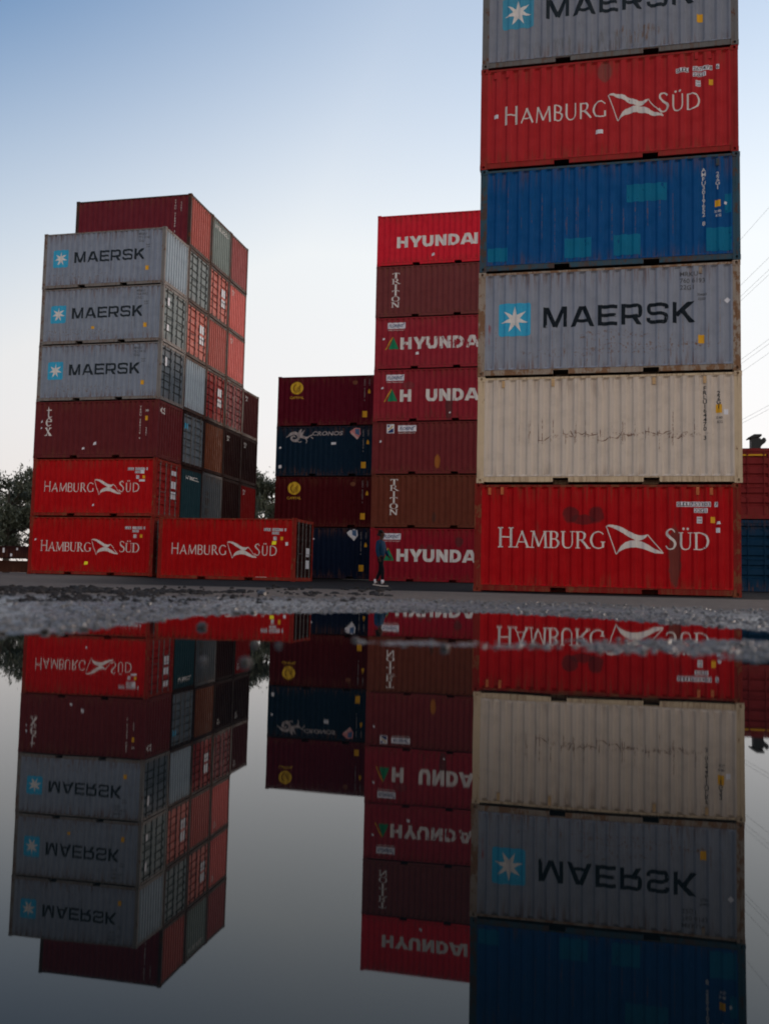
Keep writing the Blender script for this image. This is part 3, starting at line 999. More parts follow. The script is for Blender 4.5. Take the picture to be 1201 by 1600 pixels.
def star_marks(parts, code=('MRKU', '760 6193', '22G1'), ink=INK, blue=SKYBLUE, dim=False):
    P = fit_run(wide_glyph, 'MAERSK', U(1.56), U(5.06), 1.165, .50, .19)
    decal(parts, 'lettering', P, ink)
    x0, x1, z0, z1 = U(.50), U(1.27), .985, 1.80
    r = .06
    sq = []
    for cx, cz, a0 in ((x1 - r, z1 - r, 0), (x0 + r, z1 - r, 90), (x0 + r, z0 + r, 180), (x1 - r, z0 + r, 270)):
        for k in range(4): sq.append((cx + r * cos(RAD(a0 + 30 * k)), cz + r * sin(RAD(a0 + 30 * k))))
    decal(parts, 'emblem_square', [sq], blue)
    cx, cz = (x0 + x1) / 2, (z0 + z1) / 2
    st = []
    for k in range(7):
        a = pi / 2 + 2 * pi * k / 7
        w = pi / 7
        tip = (cx + .34 * cos(a), cz + .34 * sin(a))
        l = (cx + .125 * cos(a + w), cz + .125 * sin(a + w)); r_ = (cx + .125 * cos(a - w), cz + .125 * sin(a - w))
        st.append([(cx, cz), r_, tip, l])
    decal(parts, 'emblem_star', st, WHITE, lift=0.0062)
    ps = text_line(code[0], U(4.72), 2.27, .105, .006) + text_line(code[1], U(4.72), 2.11, .105, .006) + text_line(code[2], U(4.72), 1.95, .105, .006)
    ps += text_line('30480', U(5.10), 1.79, .06, .006) + text_line('2200', U(5.12), 1.69, .06, .006)
    decal(parts, 'code_marking', ps, GREYINK)
    decal(parts, 'warning_label', [rect(U(5.12), U(5.26), .66, .86)], YELLOW)


def column_code(parts, code, x, ztop, cap, pitch, mat, sub='22G1', xs=None):
    P = text_down(code, x, ztop, cap, pitch)
    if sub: P += text_down(sub, xs, ztop - .12, cap, pitch)
    decal(parts, 'code_marking', P, mat)


def hy_marks(parts, text='HYUNDAI', mat=WHITE, x=U(1.32), z=.97, cap=.60, tri=True, placard=True, trimat=GREEN, pitch=.645):
    P = []
    for i, ch in enumerate(text):
        if ch == ' ': continue
        G, w = heavy_glyph(ch)
        k = .57 / .9
        P += xf(G, k, cap, x + i * pitch + (.1 if i == 5 else 0) * 0, z)
    decal(parts, 'lettering', P, mat)
    if tri:
        decal(parts, 'triangle_emblem', [[(U(.70), 1.0), (U(1.20), 1.0), (U(.93), 1.60), (U(.86), 1.44)]], trimat)
        decal(parts, 'emblem_stripe', [[(U(.52), .98), (U(.57), .98), (U(.90), 1.58), (U(.88), 1.62)]], GOLD)
    if placard: lease_placard(parts, U(.62))


def lease_placard(parts, x, z=2.02):
    decal(parts, 'placard', [rect(x, x + .90, z, z + .30)], PALE)
    decal(parts, 'placard_lettering', text_line('FLORENS', x + .07, z + .07, .15, .02, .3, 1.0, .68) + ribbon([(x + .70, z + .18), (x + .86, z + .26)], .035), NAVYINK, lift=.0062)
    decal(parts, 'caption', text_line('www.florens.com', x + .02, z - .10, .065, .004, 0, 1, .84), WHITE)


def end_code(parts, mat=WHITE, y=-.85, z=2.15):
    P = text_line('TEMU 301', y, z, .11, .012, fit=.42) + text_line('22G1', y + .06, z - .16, .11, .012, fit=.32)
    decal(parts, 'end_code', P, mat, 'end')


# ------------------------------------------------------------------ paints
C_RED = (0.35, 0.0015, 0.005)
DARKBLOT = (0.07, 0.012, 0.014)
p_red1 = paint('red_paint_near', C_RED, .12, .28, .06, 1, stains=[(U(2.27), 1.86, .19, .20, .8, DARKBLOT, ''), (U(2.86), 1.86, .19, .20, .8, DARKBLOT, ''), (U(2.56), 1.74, .30, .12, .75, DARKBLOT, ''), (U(4.62), .85, .14, .75, .8, (.09, .035, .028), ''), (U(4.62), 2.1, .2, .5, .35, (.12, .02, .02), 'streak'), (U(1.5), .9, .10, .8, .45, (.14, .04, .03), 'streak')])
f_red1 = paint('red_frame_near', (0.17, 0.010, 0.008), .72, .4, .2, 2, rustcol=(.16, .06, .03))
p_red2 = paint('red_paint_high', (0.375, 0.018, 0.023), .05, .2, .10, 3, stains=[(U(3.0), 2.25, .17, .26, .55, (.12, .07, .06), '')])
f_red2 = paint('red_frame_high', (0.27, 0.016, 0.016), .35, .35, .15, 4)
p_cream = paint('cream_paint', (0.55, 0.485, 0.42), .02, .22, .12, 5, rough=.6, stains=[(U(3.0), 1.18, 2.1, .42, .9, (.15, .085, .06), 'ribs'), (U(3.3), 1.10, 2.0, .30, .8, (.18, .11, .08), 'ribs'), (U(3.6), 1.12, 1.9, .09, .8, (.16, .085, .06), 'scrape')], runs=.35)
f_cream = paint('cream_frame', (0.52, 0.42, 0.29), .38, .35, .1, 6, rough=.6)
p_grey1 = paint('grey_paint_near', (0.225, 0.255, 0.315), .02, .3, .12, 7, stains=[(U(4.0), .62, 1.5, .14, .9, (.15, .075, .04), 'scrape'), (U(3.2), .95, .9, .14, .8, (.15, .08, .045), 'scrape'), (U(2.2), .55, 1.3, .12, .7, (.14, .07, .04), 'scrape'), (U(3.6), .60, 1.9, .40, .75, (.15, .08, .045), 'ribs'), (U(4.6), 1.2, 1.2, .8, .5, (.19, .13, .085), 'ribs'), (U(1.2), .9, 1.0, .5, .5, (.15, .09, .06), 'ribs'), (U(.25), 1.05, .10, .25, .8, (.25, .03, .03), 'streak')], runs=.7)
f_grey1 = paint('grey_frame_rusty', (0.28, 0.24, 0.20), .85, .4, .1, 8, rustcol=(.17, .085, .04))
p_grey2 = paint('grey_paint_high', (0.195, 0.22, 0.27), .05, .35, .12, 9, stains=[(U(3.75), .55, .55, .25, .85, (.15, .08, .04), 'streak'), (U(2.6), .4, 1.5, .3, .5, (.10, .10, .10), 'streak')])
f_grey2 = paint('grey_frame_high', (0.13, 0.13, 0.13), .5, .4, .1, 10)
p_blue = paint('blue_paint', (0.0006, 0.066, 0.22), .18, .35, .05, 11, stains=[(U(2.6), 1.35, 2.2, .75, .6, (.12, .07, .07), 'ribs'), (U(2.9), 1.15, 1.6, .65, .5, (.14, .085, .085), 'ribs'), (U(1.3), 1.7, 1.2, .35, .5, (.05, .05, .04), 'ribs')], rustcol=(.10, .055, .05))
f_blue = paint('blue_frame_rusty', (0.03, 0.075, 0.11), .8, .4, .1, 12, rustcol=(.08, .05, .04))
p_bright = paint('bright_red_paint', (0.55, 0.012, 0.03), .02, .15, .08, 13)
p_hy = paint('rose_red_paint', (0.26, 0.018, 0.032), .08, .3, .10, 14)
p_hy2 = paint('rose_red_paint_worn', (0.24, 0.015, 0.028), .2, .4, .10, 15, stains=[(U(3.75), .75, .18, .8, .75, (.07, .03, .03), ''), (U(1.75), 1.78, .32, .18, .45, (.13, .05, .05), ''), (U(2.8), .5, .3, .5, .5, (.10, .04, .03), 'streak')])
p_hy3 = paint('rose_red_paint_low', (0.23, 0.006, 0.018), .1, .35, .06, 16, stains=[(U(4.35), 1.95, .20, .26, .8, (.08, .025, .025), ''), (U(2.55), 1.65, .13, .16, .6, (.12, .03, .03), ''), (U(2.95), 1.65, .16, .18, .6, (.12, .03, .03), '')])
p_brown1 = paint('brown_red_paint', (0.145, 0.034, 0.036), .08, .3, .08, 17)
p_brown2 = paint('brick_red_paint', (0.14, 0.019, 0.023), .06, .3, .06, 18, stains=[(U(3.25), .62, .14, .34, .8, (.32, .12, .02), '')])
p_brown3 = paint('rust_brown_paint', (0.12, 0.029, 0.017), .14, .35, .06, 19, stains=[(U(3.1), .5, .1, .25, .6, (.05, .03, .025), '')])
p_wine1 = paint('wine_red_paint', (0.078, 0.0012, 0.011), .04, .2, .05, 20)
p_wine2 = paint('dark_wine_paint', (0.052, 0.0008, 0.004), .05, .25, .04, 21)
p_navy1 = paint('navy_paint', (0.0006, 0.013, 0.032), .04, .25, .05, 22)
p_navy2 = paint('dark_navy_paint', (0.0006, 0.0065, 0.024), .04, .25, .04, 23)
p_tex = paint('maroon_paint', (0.108, 0.014, 0.018), .05, .25, .08, 24)
p_maroon_top = paint('maroon_paint_top', (0.125, 0.013, 0.023), .05, .3, .10, 25)
p_lred1 = paint('red_paint_stack', (0.38, 0.0015, 0.004), .05, .2, .06, 26)
p_lred2 = paint('red_paint_base', (0.35, 0.001, 0.003), .07, .22, .06, 27)
p_lred3 = paint('red_paint_single', (0.34, 0.0008, 0.0025), .07, .22, .06, 28)
f_lred = paint('red_frame_rusted', (0.20, 0.012, 0.008), .62, .35, .12, 29, rustcol=(.17, .06, .03))
p_lg = [paint('grey_paint_stack_%s' % w, c, .22, .5, .14, 30 + i, stains=[(U(2.5 - .5 * i), .55, 2.0, .16, .8, (.13, .08, .05), 'scrape'), (U(3), .6 + .1 * i, 2.6, .45, .6, (.13, .085, .055), 'ribs'), (U(2 + i), 1.5, 2.2, .8, .45, (.10, .09, .085), 'ribs')], runs=.8) for i, (w, c) in enumerate((('a', (0.205, 0.245, 0.31)), ('b', (0.21, 0.25, 0.315)), ('c', (0.21, 0.25, 0.32))))]
f_lg = paint('grey_frame_stack', (0.18, 0.175, 0.17), .55, .4, .1, 34)
p_faded = paint('faded_salmon_paint', (0.47, 0.135, 0.11), .25, .5, .3, 35)
p_faded2 = paint('faded_red_ribbed', (0.38, 0.095, 0.08), .25, .5, .3, 36)
p_bred_end = paint('vivid_red_end', (0.58, 0.14, 0.125), .05, .2, .12, 37)
p_teal = paint('pale_teal_paint', (0.19, 0.235, 0.225), .12, .35, .2, 38)
p_teal2 = paint('grey_teal_paint', (0.014, 0.042, 0.055), .1, .35, .1, 39, rough=.9, runs=.15)
p_gdoor = paint('grey_green_door_paint', (0.185, 0.225, 0.235), .2, .45, .2, 40)
p_gdoor2 = paint('slate_door_paint', (0.115, 0.145, 0.175), .15, .45, .15, 41)
p_endgrey = paint('grey_ribbed_end', (0.31, 0.38, 0.44), .10, .3, .15, 42)
p_orange = paint('orange_brown_paint', (0.12, 0.032, 0.012), .12, .35, .1, 43)
p_shadebrown = paint('shaded_brown_paint', (0.018, 0.004, 0.004), .08, .3, .06, 44, rough=.9, runs=.15)  # brown darkened further, the shade between the stacks put into its colour
p_dkred = paint('dull_red_paint', (0.16, 0.014, 0.014), .08, .3, .1, 45)
p_reddoor = paint('red_door_paint', (0.26, 0.014, 0.014), .1, .35, .1, 46)
p_far_red = paint('distant_red_paint', (0.19, 0.018, 0.02), .15, .35, .08, 47)
p_far_blue = paint('distant_blue_paint', (0.0015, 0.028, 0.068), .08, .3, .05, 48)
V_ORANGE = plain('orange_vent', (0.42, 0.11, 0.04), wear=.4)
V_CREAM = plain('tan_vent', (0.50, 0.34, 0.18), wear=.4)

# ------------------------------------------------------------------ where the stacks stand
RX, RY, RZ = -2.5126, 21.5711, -0.1186
LX, LY, LZ = -24.2203, 35.9851, 0.0208
SX, SY, SZ = -17.4337, 34.978, -0.0508
CX, CY, CZ = -10.0677, 42.5786, 0.0408
BX, BY, BZ = -15.4404, 43.7722, 0.0998
COLP = 2.4768


def at(x, y, z, level, jx=0.0):
    return (x + HX + jx, y + HY, z + level * LIFT)


G_R = 'containers of the tallest near stack'
G_C = 'containers of the seven-high middle stack'
G_B = 'containers of the four-high stack'
G_L = 'containers of the big block of stacks'

# --- nearest stack, six high
c = container(at(RX, RY, RZ, 0, -.025), body=p_red1, frame=f_red1, panel=p_red1, group=G_R,
              label='bright red container at the bottom of the tallest stack, dark blotch above its name')
red_line_marks(c, True, 0, ('SUDU753303 7', '22G1'), WHITE_WORN, V_ORANGE, gapS=.02)
decal(c, 'sticker', [rect(U(5.52), U(5.60), 1.46, 1.57), [(U(5.53), 1.65), (U(5.62), 1.66), (U(5.60), 1.72), (U(5.55), 1.72)]], PALE)
c = container(at(RX, RY, RZ, 1, .015), body=p_cream, frame=f_cream, group=G_R,
              label='plain cream container with a scraped band, second from the ground in the tallest stack')
vents(c, (U(.62), U(1.80), U(4.12), U(5.25)), V_CREAM)
SCUFF = flaking('rusty_scuff', (.17, .10, .072), .42, 9.0, 4)
rs = random.Random(5)
P_ = []
zc = 1.14
for k in range(15):
    x = -HX + 1.22 + k * PITCH
    zn = 1.12 + rs.uniform(-.10, .12)
    up_, dn_ = rs.choice((.05, .12, .3, .42)) * rs.uniform(.6, 1.1), rs.uniform(.03, .22)
    xo = rs.uniform(-.03, .03)
    P_ += ribbon([(x + xo, zn - dn_), (x + xo + .004, zn), (x + xo - .003, zn + up_)], [.004, .016, .003])
    if rs.random() < .75:
        P_ += ribbon([(x + xo - .01, zn), (x + .09, zn + rs.uniform(-.05, .04)), (x + .17, zn + rs.uniform(-.06, .06)), (x + PITCH, zc + rs.uniform(-.06, .08))], [.02, .010, .024, .008])
decal(c, 'scuff', P_, SCUFF, lift=.0022)
column_code(c, 'FRLU164470 3', U(5.25), 2.25, .095, .105, INK, '22G1', U(5.55))
decal(c, 'warning_label', [rect(U(5.49), U(5.62), 1.62, 1.82)], YELLOW)
decal(c, 'sticker', [rect(U(5.66), U(5.76), 1.58, 1.70)], PALE)
decal(c, 'weight_mark', text_line('30.480', U(5.49), 1.48, .06, .006, fit=.14) + text_line('KG', U(5.52), 1.38, .06, .006), GREYINK)
c = container(at(RX, RY, RZ, 2), body=p_grey1, frame=f_grey1, group=G_R,
              label='grey container with bright blue star square and rusty corner posts between cream and blue')
star_marks(c, ('MRKU', '760 6193', '22G1'), INK_WORN)
decal(c, 'sticker', [[(U(5.70), 1.66), (U(5.77), 1.59), (U(5.84), 1.66), (U(5.77), 1.73)]], PALE)
vents(c, (U(5.18),), f_grey1, 2.40)
c = container(at(RX, RY, RZ, 3, .01), body=p_blue, frame=f_blue, group=G_R,
              label='blue container with lighter teal repair patches between a grey and a red one')
PATCH = flaking('teal_patch_paint', (0.001, 0.135, 0.26), .10, 3.5, 9)
for a in ((3.50, 4.42, 1.55, 1.98), (.20, .68, .26, .60), (2.05, 2.68, .26, .74), (3.20, 3.82, .26, .76), (5.30, 5.98 - .12, .24, .80), (5.72, 5.86, 1.15, 1.60)):
    decal(c, 'repair_patch', [rect(U(a[0]), U(a[1]), a[2], a[3])], PATCH, lift=.0018)
column_code(c, 'AMFU3019652 8', U(5.25), 2.26, .095, .108, WHITE, '22G1', U(5.56))
decal(c, 'warning_label', [rect(U(5.50), U(5.62), 1.30, 1.46)], YELLOW)
decal(c, 'weight_mark', text_line('30.480', U(5.49), 1.16, .06, .006, fit=.14) + text_line('KG', U(5.52), 1.06, .06, .006), WHITE)
decal(c, 'sticker', [[(U(5.70), 1.37), (U(5.75), 1.34), (U(5.77), 1.40), (U(5.72), 1.43)]], PALE)
vents(c, (U(5.56),), f_blue, 2.36)
c = container(at(RX, RY, RZ, 4, -.015), body=p_red2, frame=f_red2, group=G_R,
              label='red container high in the tallest stack, sitting on the blue one')
red_line_marks(c, False, .06, ('SUDU 267478 6', '22G1'), WHITE_WORN, p_red2, gapS=-.14)
decal(c, 'sticker', [rect(U(2.80), U(2.97), .70, .80)], PALE)
decal(c, 'sticker', [rect(U(.34), U(.44), 1.30, 1.40)], PALE)
c = container(at(RX, RY, RZ, 5, .0), body=p_grey2, frame=f_grey2, group=G_R,
              label='weathered dark-edged grey container, topmost of the tallest stack and cut by the photo edge')
star_marks(c, ('MRKU', '792 5580', '22G1'), INK, SKYBLUE_OLD)

# --- middle stack, seven high
def dot(parts, x, z, w=.12):
    decal(parts, 'sticker', [[(U(x), z), (U(x + w), z + .03), (U(x + w * .9), z + w), (U(x + .02), z + w * .8)]], PALE)


c = container(at(CX, CY, CZ, 0), body=p_hy3, group=G_C, label='red container standing on the ground behind the walking person, green triangle beside its white name')
hy_marks(c)
c = container(at(CX, CY, CZ, 1, .01), body=p_brown3, group=G_C, label='rusty brown container with white letters running downward, second from the ground')


def trit(parts, x=1.20, ztop=2.38):
    P = []
    z = ztop
    for ch in 'TRITON':
        G, w = serif_glyph(ch, True)
        k = .27
        P += xf(G, .50, k, U(x) - w * .25, z - k)
        z -= .295
    decal(parts, 'lettering', P, WHITE)


trit(c, 1.12, 2.36)
c = container(at(CX, CY, CZ, 2, -.01), body=p_brown2, group=G_C, label='brick red container with a small square emblem and white placard but no large name')
decal(c, 'emblem', [rect(U(.72), U(1.08), 2.02, 2.46)], PALE)
decal(c, 'emblem_wave', [[(U(.75), 2.05), (U(1.05), 2.05), (U(1.05), 2.26), (U(.94), 2.22), (U(.80), 2.12)], rect(U(.76), U(.84), 2.32, 2.43)], NAVYINK, lift=.0062)
decal(c, 'emblem_swoosh', ribbon([(U(.78), 2.20), (U(.92), 2.27), (U(1.03), 2.38)], .05), GOLD, lift=.0064)
lease_placard(c, U(1.28), 2.10)
dot(c, .35, 1.55)
c = container(at(CX, CY, CZ, 3), body=p_hy2, group=G_C, label='red container with one letter of its white name missing and a dark streak below')
hy_marks(c, 'H UNDAI', WHITE_WORN)
dot(c, .38, 1.60); dot(c, 3.75, .35, .09)
c = container(at(CX, CY, CZ, 4, .012), body=p_hy, group=G_C, label='red container whose white name is flaking away, just below a brown one')
hy_marks(c, 'HYUNDAI', WHITE_FLAKE, x=U(1.28))
dot(c, .38, 1.45); dot(c, 2.05, .68, .16)
c = container(at(CX, CY, CZ, 5), body=p_brown1, group=G_C, label='dull brown container with white letters running downward, directly under the bright red top one')
trit(c, 1.0, 2.24)
c = container(at(CX, CY, CZ, 6, .01), body=p_bright, group=G_C, label='vivid red container with bold white name, topmost of the seven-high stack')
hy_marks(c, 'HYUNDAI', WHITE, x=U(1.0), z=.90, cap=.56, tri=False, placard=False, pitch=.64)
dot(c, 2.75, .40, .16)

# --- four high stack with two wine red and two navy containers
def disc_marks(parts, cap):
    cx, cz, r = U(1.02), 1.98, .34
    decal(parts, 'disc_emblem', [[(cx + r * cos(2 * pi * k / 28), cz + r * .97 * sin(2 * pi * k / 28)) for k in range(28)]], GOLD)
    bars = []
    for k in range(4):
        o = (k - 1.5) * .085
        bars += ribbon([(cx - .02 + o * .35, cz - .12 + o), (cx + .20 + o * .1, cz + .02 + o)], .026)
    bars += curve([(cx - .04, cz + .18, .03), (cx - .17, cz + .08, .04), (cx - .18, cz - .08, .04), (cx - .06, cz - .18, .03)])
    decal(parts, 'emblem_stripes', bars, p_wine2, lift=.0062)
    decal(parts, 'caption', text_line(cap, cx - .37, 1.42, .12, .01, fit=.74), GOLD)
    decal(parts, 'scuff', [[(U(4.12) + .14 * cos(2 * pi * k / 12), 2.20 + .11 * sin(2 * pi * k / 12)) for k in range(12)]], plain('faded_gold', (.16, .06, .03), wear=.6), lift=.002)
    right_codes(parts, 'CAXU 612047 3')


def right_codes(parts, code, x=4.62):
    decal(parts, 'code_marking', text_down(code, U(x), 2.36, .075, .088) + text_down('22G1', U(x + .25), 2.36, .075, .088), DULLWHITE)
    decal(parts, 'warning_label', [[(U(x + .18), 1.62), (U(x + .30), 1.62), (U(x + .30), 1.74), (U(x + .24), 1.86), (U(x + .18), 1.74)]], YELLOW)
    decal(parts, 'size_label', [rect(U(x - .08), U(x + .16), .40, .72)], YELLOW)


def diamond(parts, x=4.35, z=2.18, a=PINK):
    k = .30
    decal(parts, 'sticker', [[(U(x) - k, z + .10), (U(x) + .10, z - k), (U(x) + k * .95, z - .02), (U(x) + k * .8, z + k * .95), (U(x) - .05, z + k)]], a)
    decal(parts, 'sticker', [[(U(x), z), (U(x) + .22, z - .08), (U(x) + .20, z + .24), (U(x) - .02, z + .25)]], MIDBLUE, lift=.006)
    tx = text_line('CRONOS', 0, -.05, .11, .012, fit=.44)
    ca, sa = cos(RAD(-42)), sin(RAD(-42))
    decal(parts, 'sticker_lettering', [[(U(x) - .20 + p[0] * ca - p[1] * sa, z + .04 + p[0] * sa + p[1] * ca) for p in q] for q in tx], WHITE, lift=.0068)


c = container(at(BX, BY, BZ, 0), body=p_navy2, group=G_B, label='dark navy container on the ground with a pale angular sticker, beside the walking person')
diamond(c, 4.16, 2.22, PALE)
right_codes(c, 'CRSU 127755 0')
decal(c, 'sticker', [[(U(1.7), 1.95), (U(2.1), 1.92), (U(2.2), 2.02), (U(1.85), 2.12)]], PALE)
c = container(at(BX, BY, BZ, 1, .01), body=p_wine2, group=G_B, label='dark wine red container with yellow disc, between the two navy ones')
disc_marks(c, 'CAPITAL')
c = container(at(BX, BY, BZ, 2, -.01), body=p_navy1, group=G_B, label='navy blue container with a white winged sea creature emblem and a pink sticker')
right_codes(c, 'CRSU 104478 5')
diamond(c, 4.20, 2.16, PINK)
decal(c, 'lettering', text_line('CRONOS', U(1.90), 2.10, .20, .03, .2, 1.15, 1.62), DULLWHITE)
E_ = curve([(U(.52), 2.02, .03), (U(.66), 2.10, .09), (U(.86), 2.22, .16), (U(1.10), 2.20, .15), (U(1.20), 2.00, .15), (U(1.06), 1.84, .14), (U(.86), 1.88, .12), (U(.82), 2.02, .10), (U(.96), 2.08, .07), (U(1.02), 2.00, .04)])
E_ += curve([(U(1.12), 2.06, .16), (U(1.34), 2.06, .15), (U(1.58), 1.98, .12), (U(1.78), 2.06, .07), (U(1.92), 2.14, .04)])
E_ += ribbon([(U(1.20), 2.15), (U(1.28), 2.32), (U(1.34), 2.44)], [.16, .12, .02]) + ribbon([(U(1.32), 2.12), (U(1.44), 2.30), (U(1.52), 2.38)], [.14, .08, .02])
E_ += curve([(U(1.58), 1.95, .06), (U(1.64), 1.82, .05), (U(1.60), 1.70, .03)]) + curve([(U(1.10), 1.86, .07), (U(1.24), 1.76, .05), (U(1.36), 1.80, .03)]) + ribbon([(U(1.86), 2.02), (U(1.98), 1.94)], .05)
decal(c, 'sea_creature_emblem', E_, DULLWHITE)
dot(c, .15, 1.42); decal(c, 'scrape_mark', [rect(U(2.95), U(3.20), 1.62, 1.74)], PALE); dot(c, .12, .40, .2)
c = container(at(BX, BY, BZ, 3), body=p_wine1, group=G_B, label='wine red container with yellow disc, topmost of the four-high stack')
disc_marks(c, 'CAPITAL')

# --- lone red container
c = container(at(SX, SY, SZ, 0), body=p_lred3, frame=f_lred, endmat=p_shadebrown, label='lone red container on the ground with a bright yellow tag touching its last letters')
red_line_marks(c, False, -.02, ('SUDU 504411 1', '2210'), WHITE_WORN, p_lred3, gapS=-.10)
decal(c, 'tag', [[(U(5.03), 1.48), (U(5.20), 1.50), (U(5.22), 1.64), (U(5.05), 1.64)]], YELLOWBRIGHT)
decal(c, 'sticker', [rect(U(5.62), U(5.72), 1.46, 1.60)], PALE)
door_placards(c, 1, ((1.05, 1.42), (.55, .9)), PALE, leaf=1, ys=((.30, .55), (.6, .85)))

# --- the big block: front stack of six
GL1 = G_L
c = container(at(LX, LY, LZ, 0), body=p_lred2, frame=f_lred, endmat=p_dkred, group=GL1, label='red container on the ground with a small yellow tag below its white name')
red_line_marks(c, True, -.02, ('SUDU 118844 2', '22G1'), WHITE_WORN, p_lred2, gapS=.05)
decal(c, 'tag', [[(U(2.75), .45), (U(2.95), .47), (U(2.95), .60), (U(2.77), .60)]], YELLOWBRIGHT)
dot(c, .25, 1.50, .10)
c = container(at(LX, LY, LZ, 1, .01), body=p_lred1, frame=f_lred, endmat=p_reddoor, group=GL1, label='red container under the maroon one, red doors with white placards at its end')
red_line_marks(c, False, .03, ('SUDU 501327 1', '22G1'), WHITE_WORN, p_lred1, gapS=-.10)
door_placards(c, 1, ((1.40, 1.72), (.92, 1.26), (2.0, 2.2)), PALE, leaf=1)
dot(c, 3.0, .45)
decal(c, 'label_row', [rect(U(5.28), U(5.46), 1.9, 2.05), rect(U(5.22), U(5.50), 1.55, 1.64)], PALE)
c = container(at(LX, LY, LZ, 2, -.01), body=p_tex, endmat=p_tex, ends=('door', 'wall'), group=GL1, label='maroon container with three white letters stacked at one end, between red and grey ones')
P_ = []
for ch, z in (('t', 1.83), ('e', 1.45), ('x', 1.03)):
    G, w = lower_glyph(ch)
    P_ += xf(G, .50, .52, U(.68) - w * .25, z)
decal(c, 'lettering', P_, WHITE)
column_code(c, 'TEXU 206116 6', U(5.18), 2.30, .085, .115, WHITE, None)
decal(c, 'small_code', text_down('22G1', U(5.48), 1.35, .075, .10) + text_line('30480', U(5.42), 2.05, .10, .01, fit=.16), WHITE)
decal(c, 'warning_label', [rect(U(5.42), U(5.54), 1.66, 1.86)], YELLOW)
dot(c, .28, 1.62); dot(c, .28, 1.34, .09); dot(c, 2.95, .58, .16); dot(c, 2.4, .38, .12)
decal(c, 'end_lettering', text_line('ICS', -1.02, 2.02, .27, .03, fit=.50), WHITE, 'end')
for k, nm in enumerate(('lowest of the three grey ones, on the maroon one', 'middle of three alike, a small yellow spot under its name', 'uppermost of three alike, with plain pale ribbed end')):
    c = container(at(LX, LY, LZ, 3 + k, (.0, .012, -.008)[k]), body=p_lg[k], frame=f_lg, group=GL1,
                  ends=('wall', 'door') if k < 2 else ('door', 'wall'), endmat=(p_gdoor2, p_gdoor, p_endgrey)[k],
                  label='grey container with star square, ' + nm, barmat=DARKSTEEL)
    star_marks(c, ('MRKU', ('762 0418', '764 9953', '771 2245')[k], '22G1'), INK, SKYBLUE)
    if k < 2: door_placards(c, 1, ((1.75, 2.1), (.60, .88)) if k else ((1.6, 2.0),), PALE, leaf=-1, ys=((.55, .76),))
    if k == 1: dot(c, 2.55, .66, .14) if False else decal(c, 'tag', [rect(U(2.55), U(2.70), .66, .78)], YELLOW)

# --- the block: stacks behind, seen by their ends
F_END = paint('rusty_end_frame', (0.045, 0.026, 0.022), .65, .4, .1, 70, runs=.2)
F_END_SHADE = paint('shaded_end_frame', (0.022, 0.010, 0.009), .4, .4, .06, 71, rough=.9, runs=.1)  # frame copy for low levels, darkened in colour to stand for shade there


def endbox(col, lvl, body, kind, endmat=None, label='', code=False, plc=None, bar=None, frame=None):
    p = container(at(LX, LY + COLP * col, LZ, lvl, RNG.uniform(-.015, .015)), body=body, frame=frame or (F_END if lvl > 2 else F_END_SHADE), endmat=endmat or body,
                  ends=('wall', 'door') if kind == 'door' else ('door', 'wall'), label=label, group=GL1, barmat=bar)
    if code: end_code(p)
    if plc: door_placards(p, 1, plc, PALE, leaf=1, ys=((.28, .52), (.58, .82)))
    return p


WP = ((1.45, 1.85), (.92, 1.32))
# second stack from the front
endbox(1, 0, p_dkred, 'wall', label='dull red container at ground level in the second row of the big block')
endbox(1, 1, p_teal2, 'wall', label='container with a dark teal ribbed end carrying a row of white letters').update()
c2 = endbox(1, 2, p_gdoor2, 'door', label='container with blue-grey doors and a small light blue square, second row of the block')
mb = MB(); mb.box((2.993, -.95, 1.75), (2.998, -.62, 2.02)); put('placard', mb.mesh('placard'), SKYBLUE, c2['door', 1, -1])
endbox(1, 3, p_endgrey, 'wall', label='container with pale grey ribbed end, fourth from the ground in the second row')
endbox(1, 4, p_faded, 'door', plc=WP, bar=DARKSTEEL, label='container with faded salmon doors, fifth from the ground in the second row of the block')
endbox(1, 5, p_gdoor, 'door', bar=DARKSTEEL, label='container with grey-green doors directly under the long maroon top container')
c2 = endbox(1, 6, p_maroon_top, 'wall', endmat=p_faded2, label='maroon container showing its long side above the uppermost grey one, top of the block')
column_code(c2, 'TTNU 318840 2', U(5.22), 2.35, .09, .125, WHITE, '22G1', U(5.52))
dot(c2, .28, .60, .11)
# third
endbox(2, 0, p_shadebrown, 'wall', label='dark brown container at ground level in the third row of the big block')
c3 = endbox(2, 1, p_shadebrown, 'wall', frame=paint('grey_frame_low', (.06, .065, .075), .4, .4, .1, 62), endmat=paint('grey_end_stained', (0.05, 0.062, 0.075), .1, .4, .1, 50), label='container with grey ribbed end carrying a dark smear, low in the third row')
endbox(2, 2, p_orange, 'wall', label='container with orange-brown ribbed end in the third row of the block')
endbox(2, 3, p_reddoor, 'door', plc=WP, bar=DARKSTEEL, label='container with red doors and four white placards, fourth from the ground in the third row')
endbox(2, 4, p_faded2, 'wall', label='container with faded brick ribbed end, fifth from the ground in the third row')
endbox(2, 5, p_faded, 'door', plc=WP, bar=DARKSTEEL, label='container with faded salmon doors, second from the top in the third row')
t2 = endbox(2, 6, p_teal, 'wall', label='container with pale green-grey ribbed end at the top of the block, between two red ends')
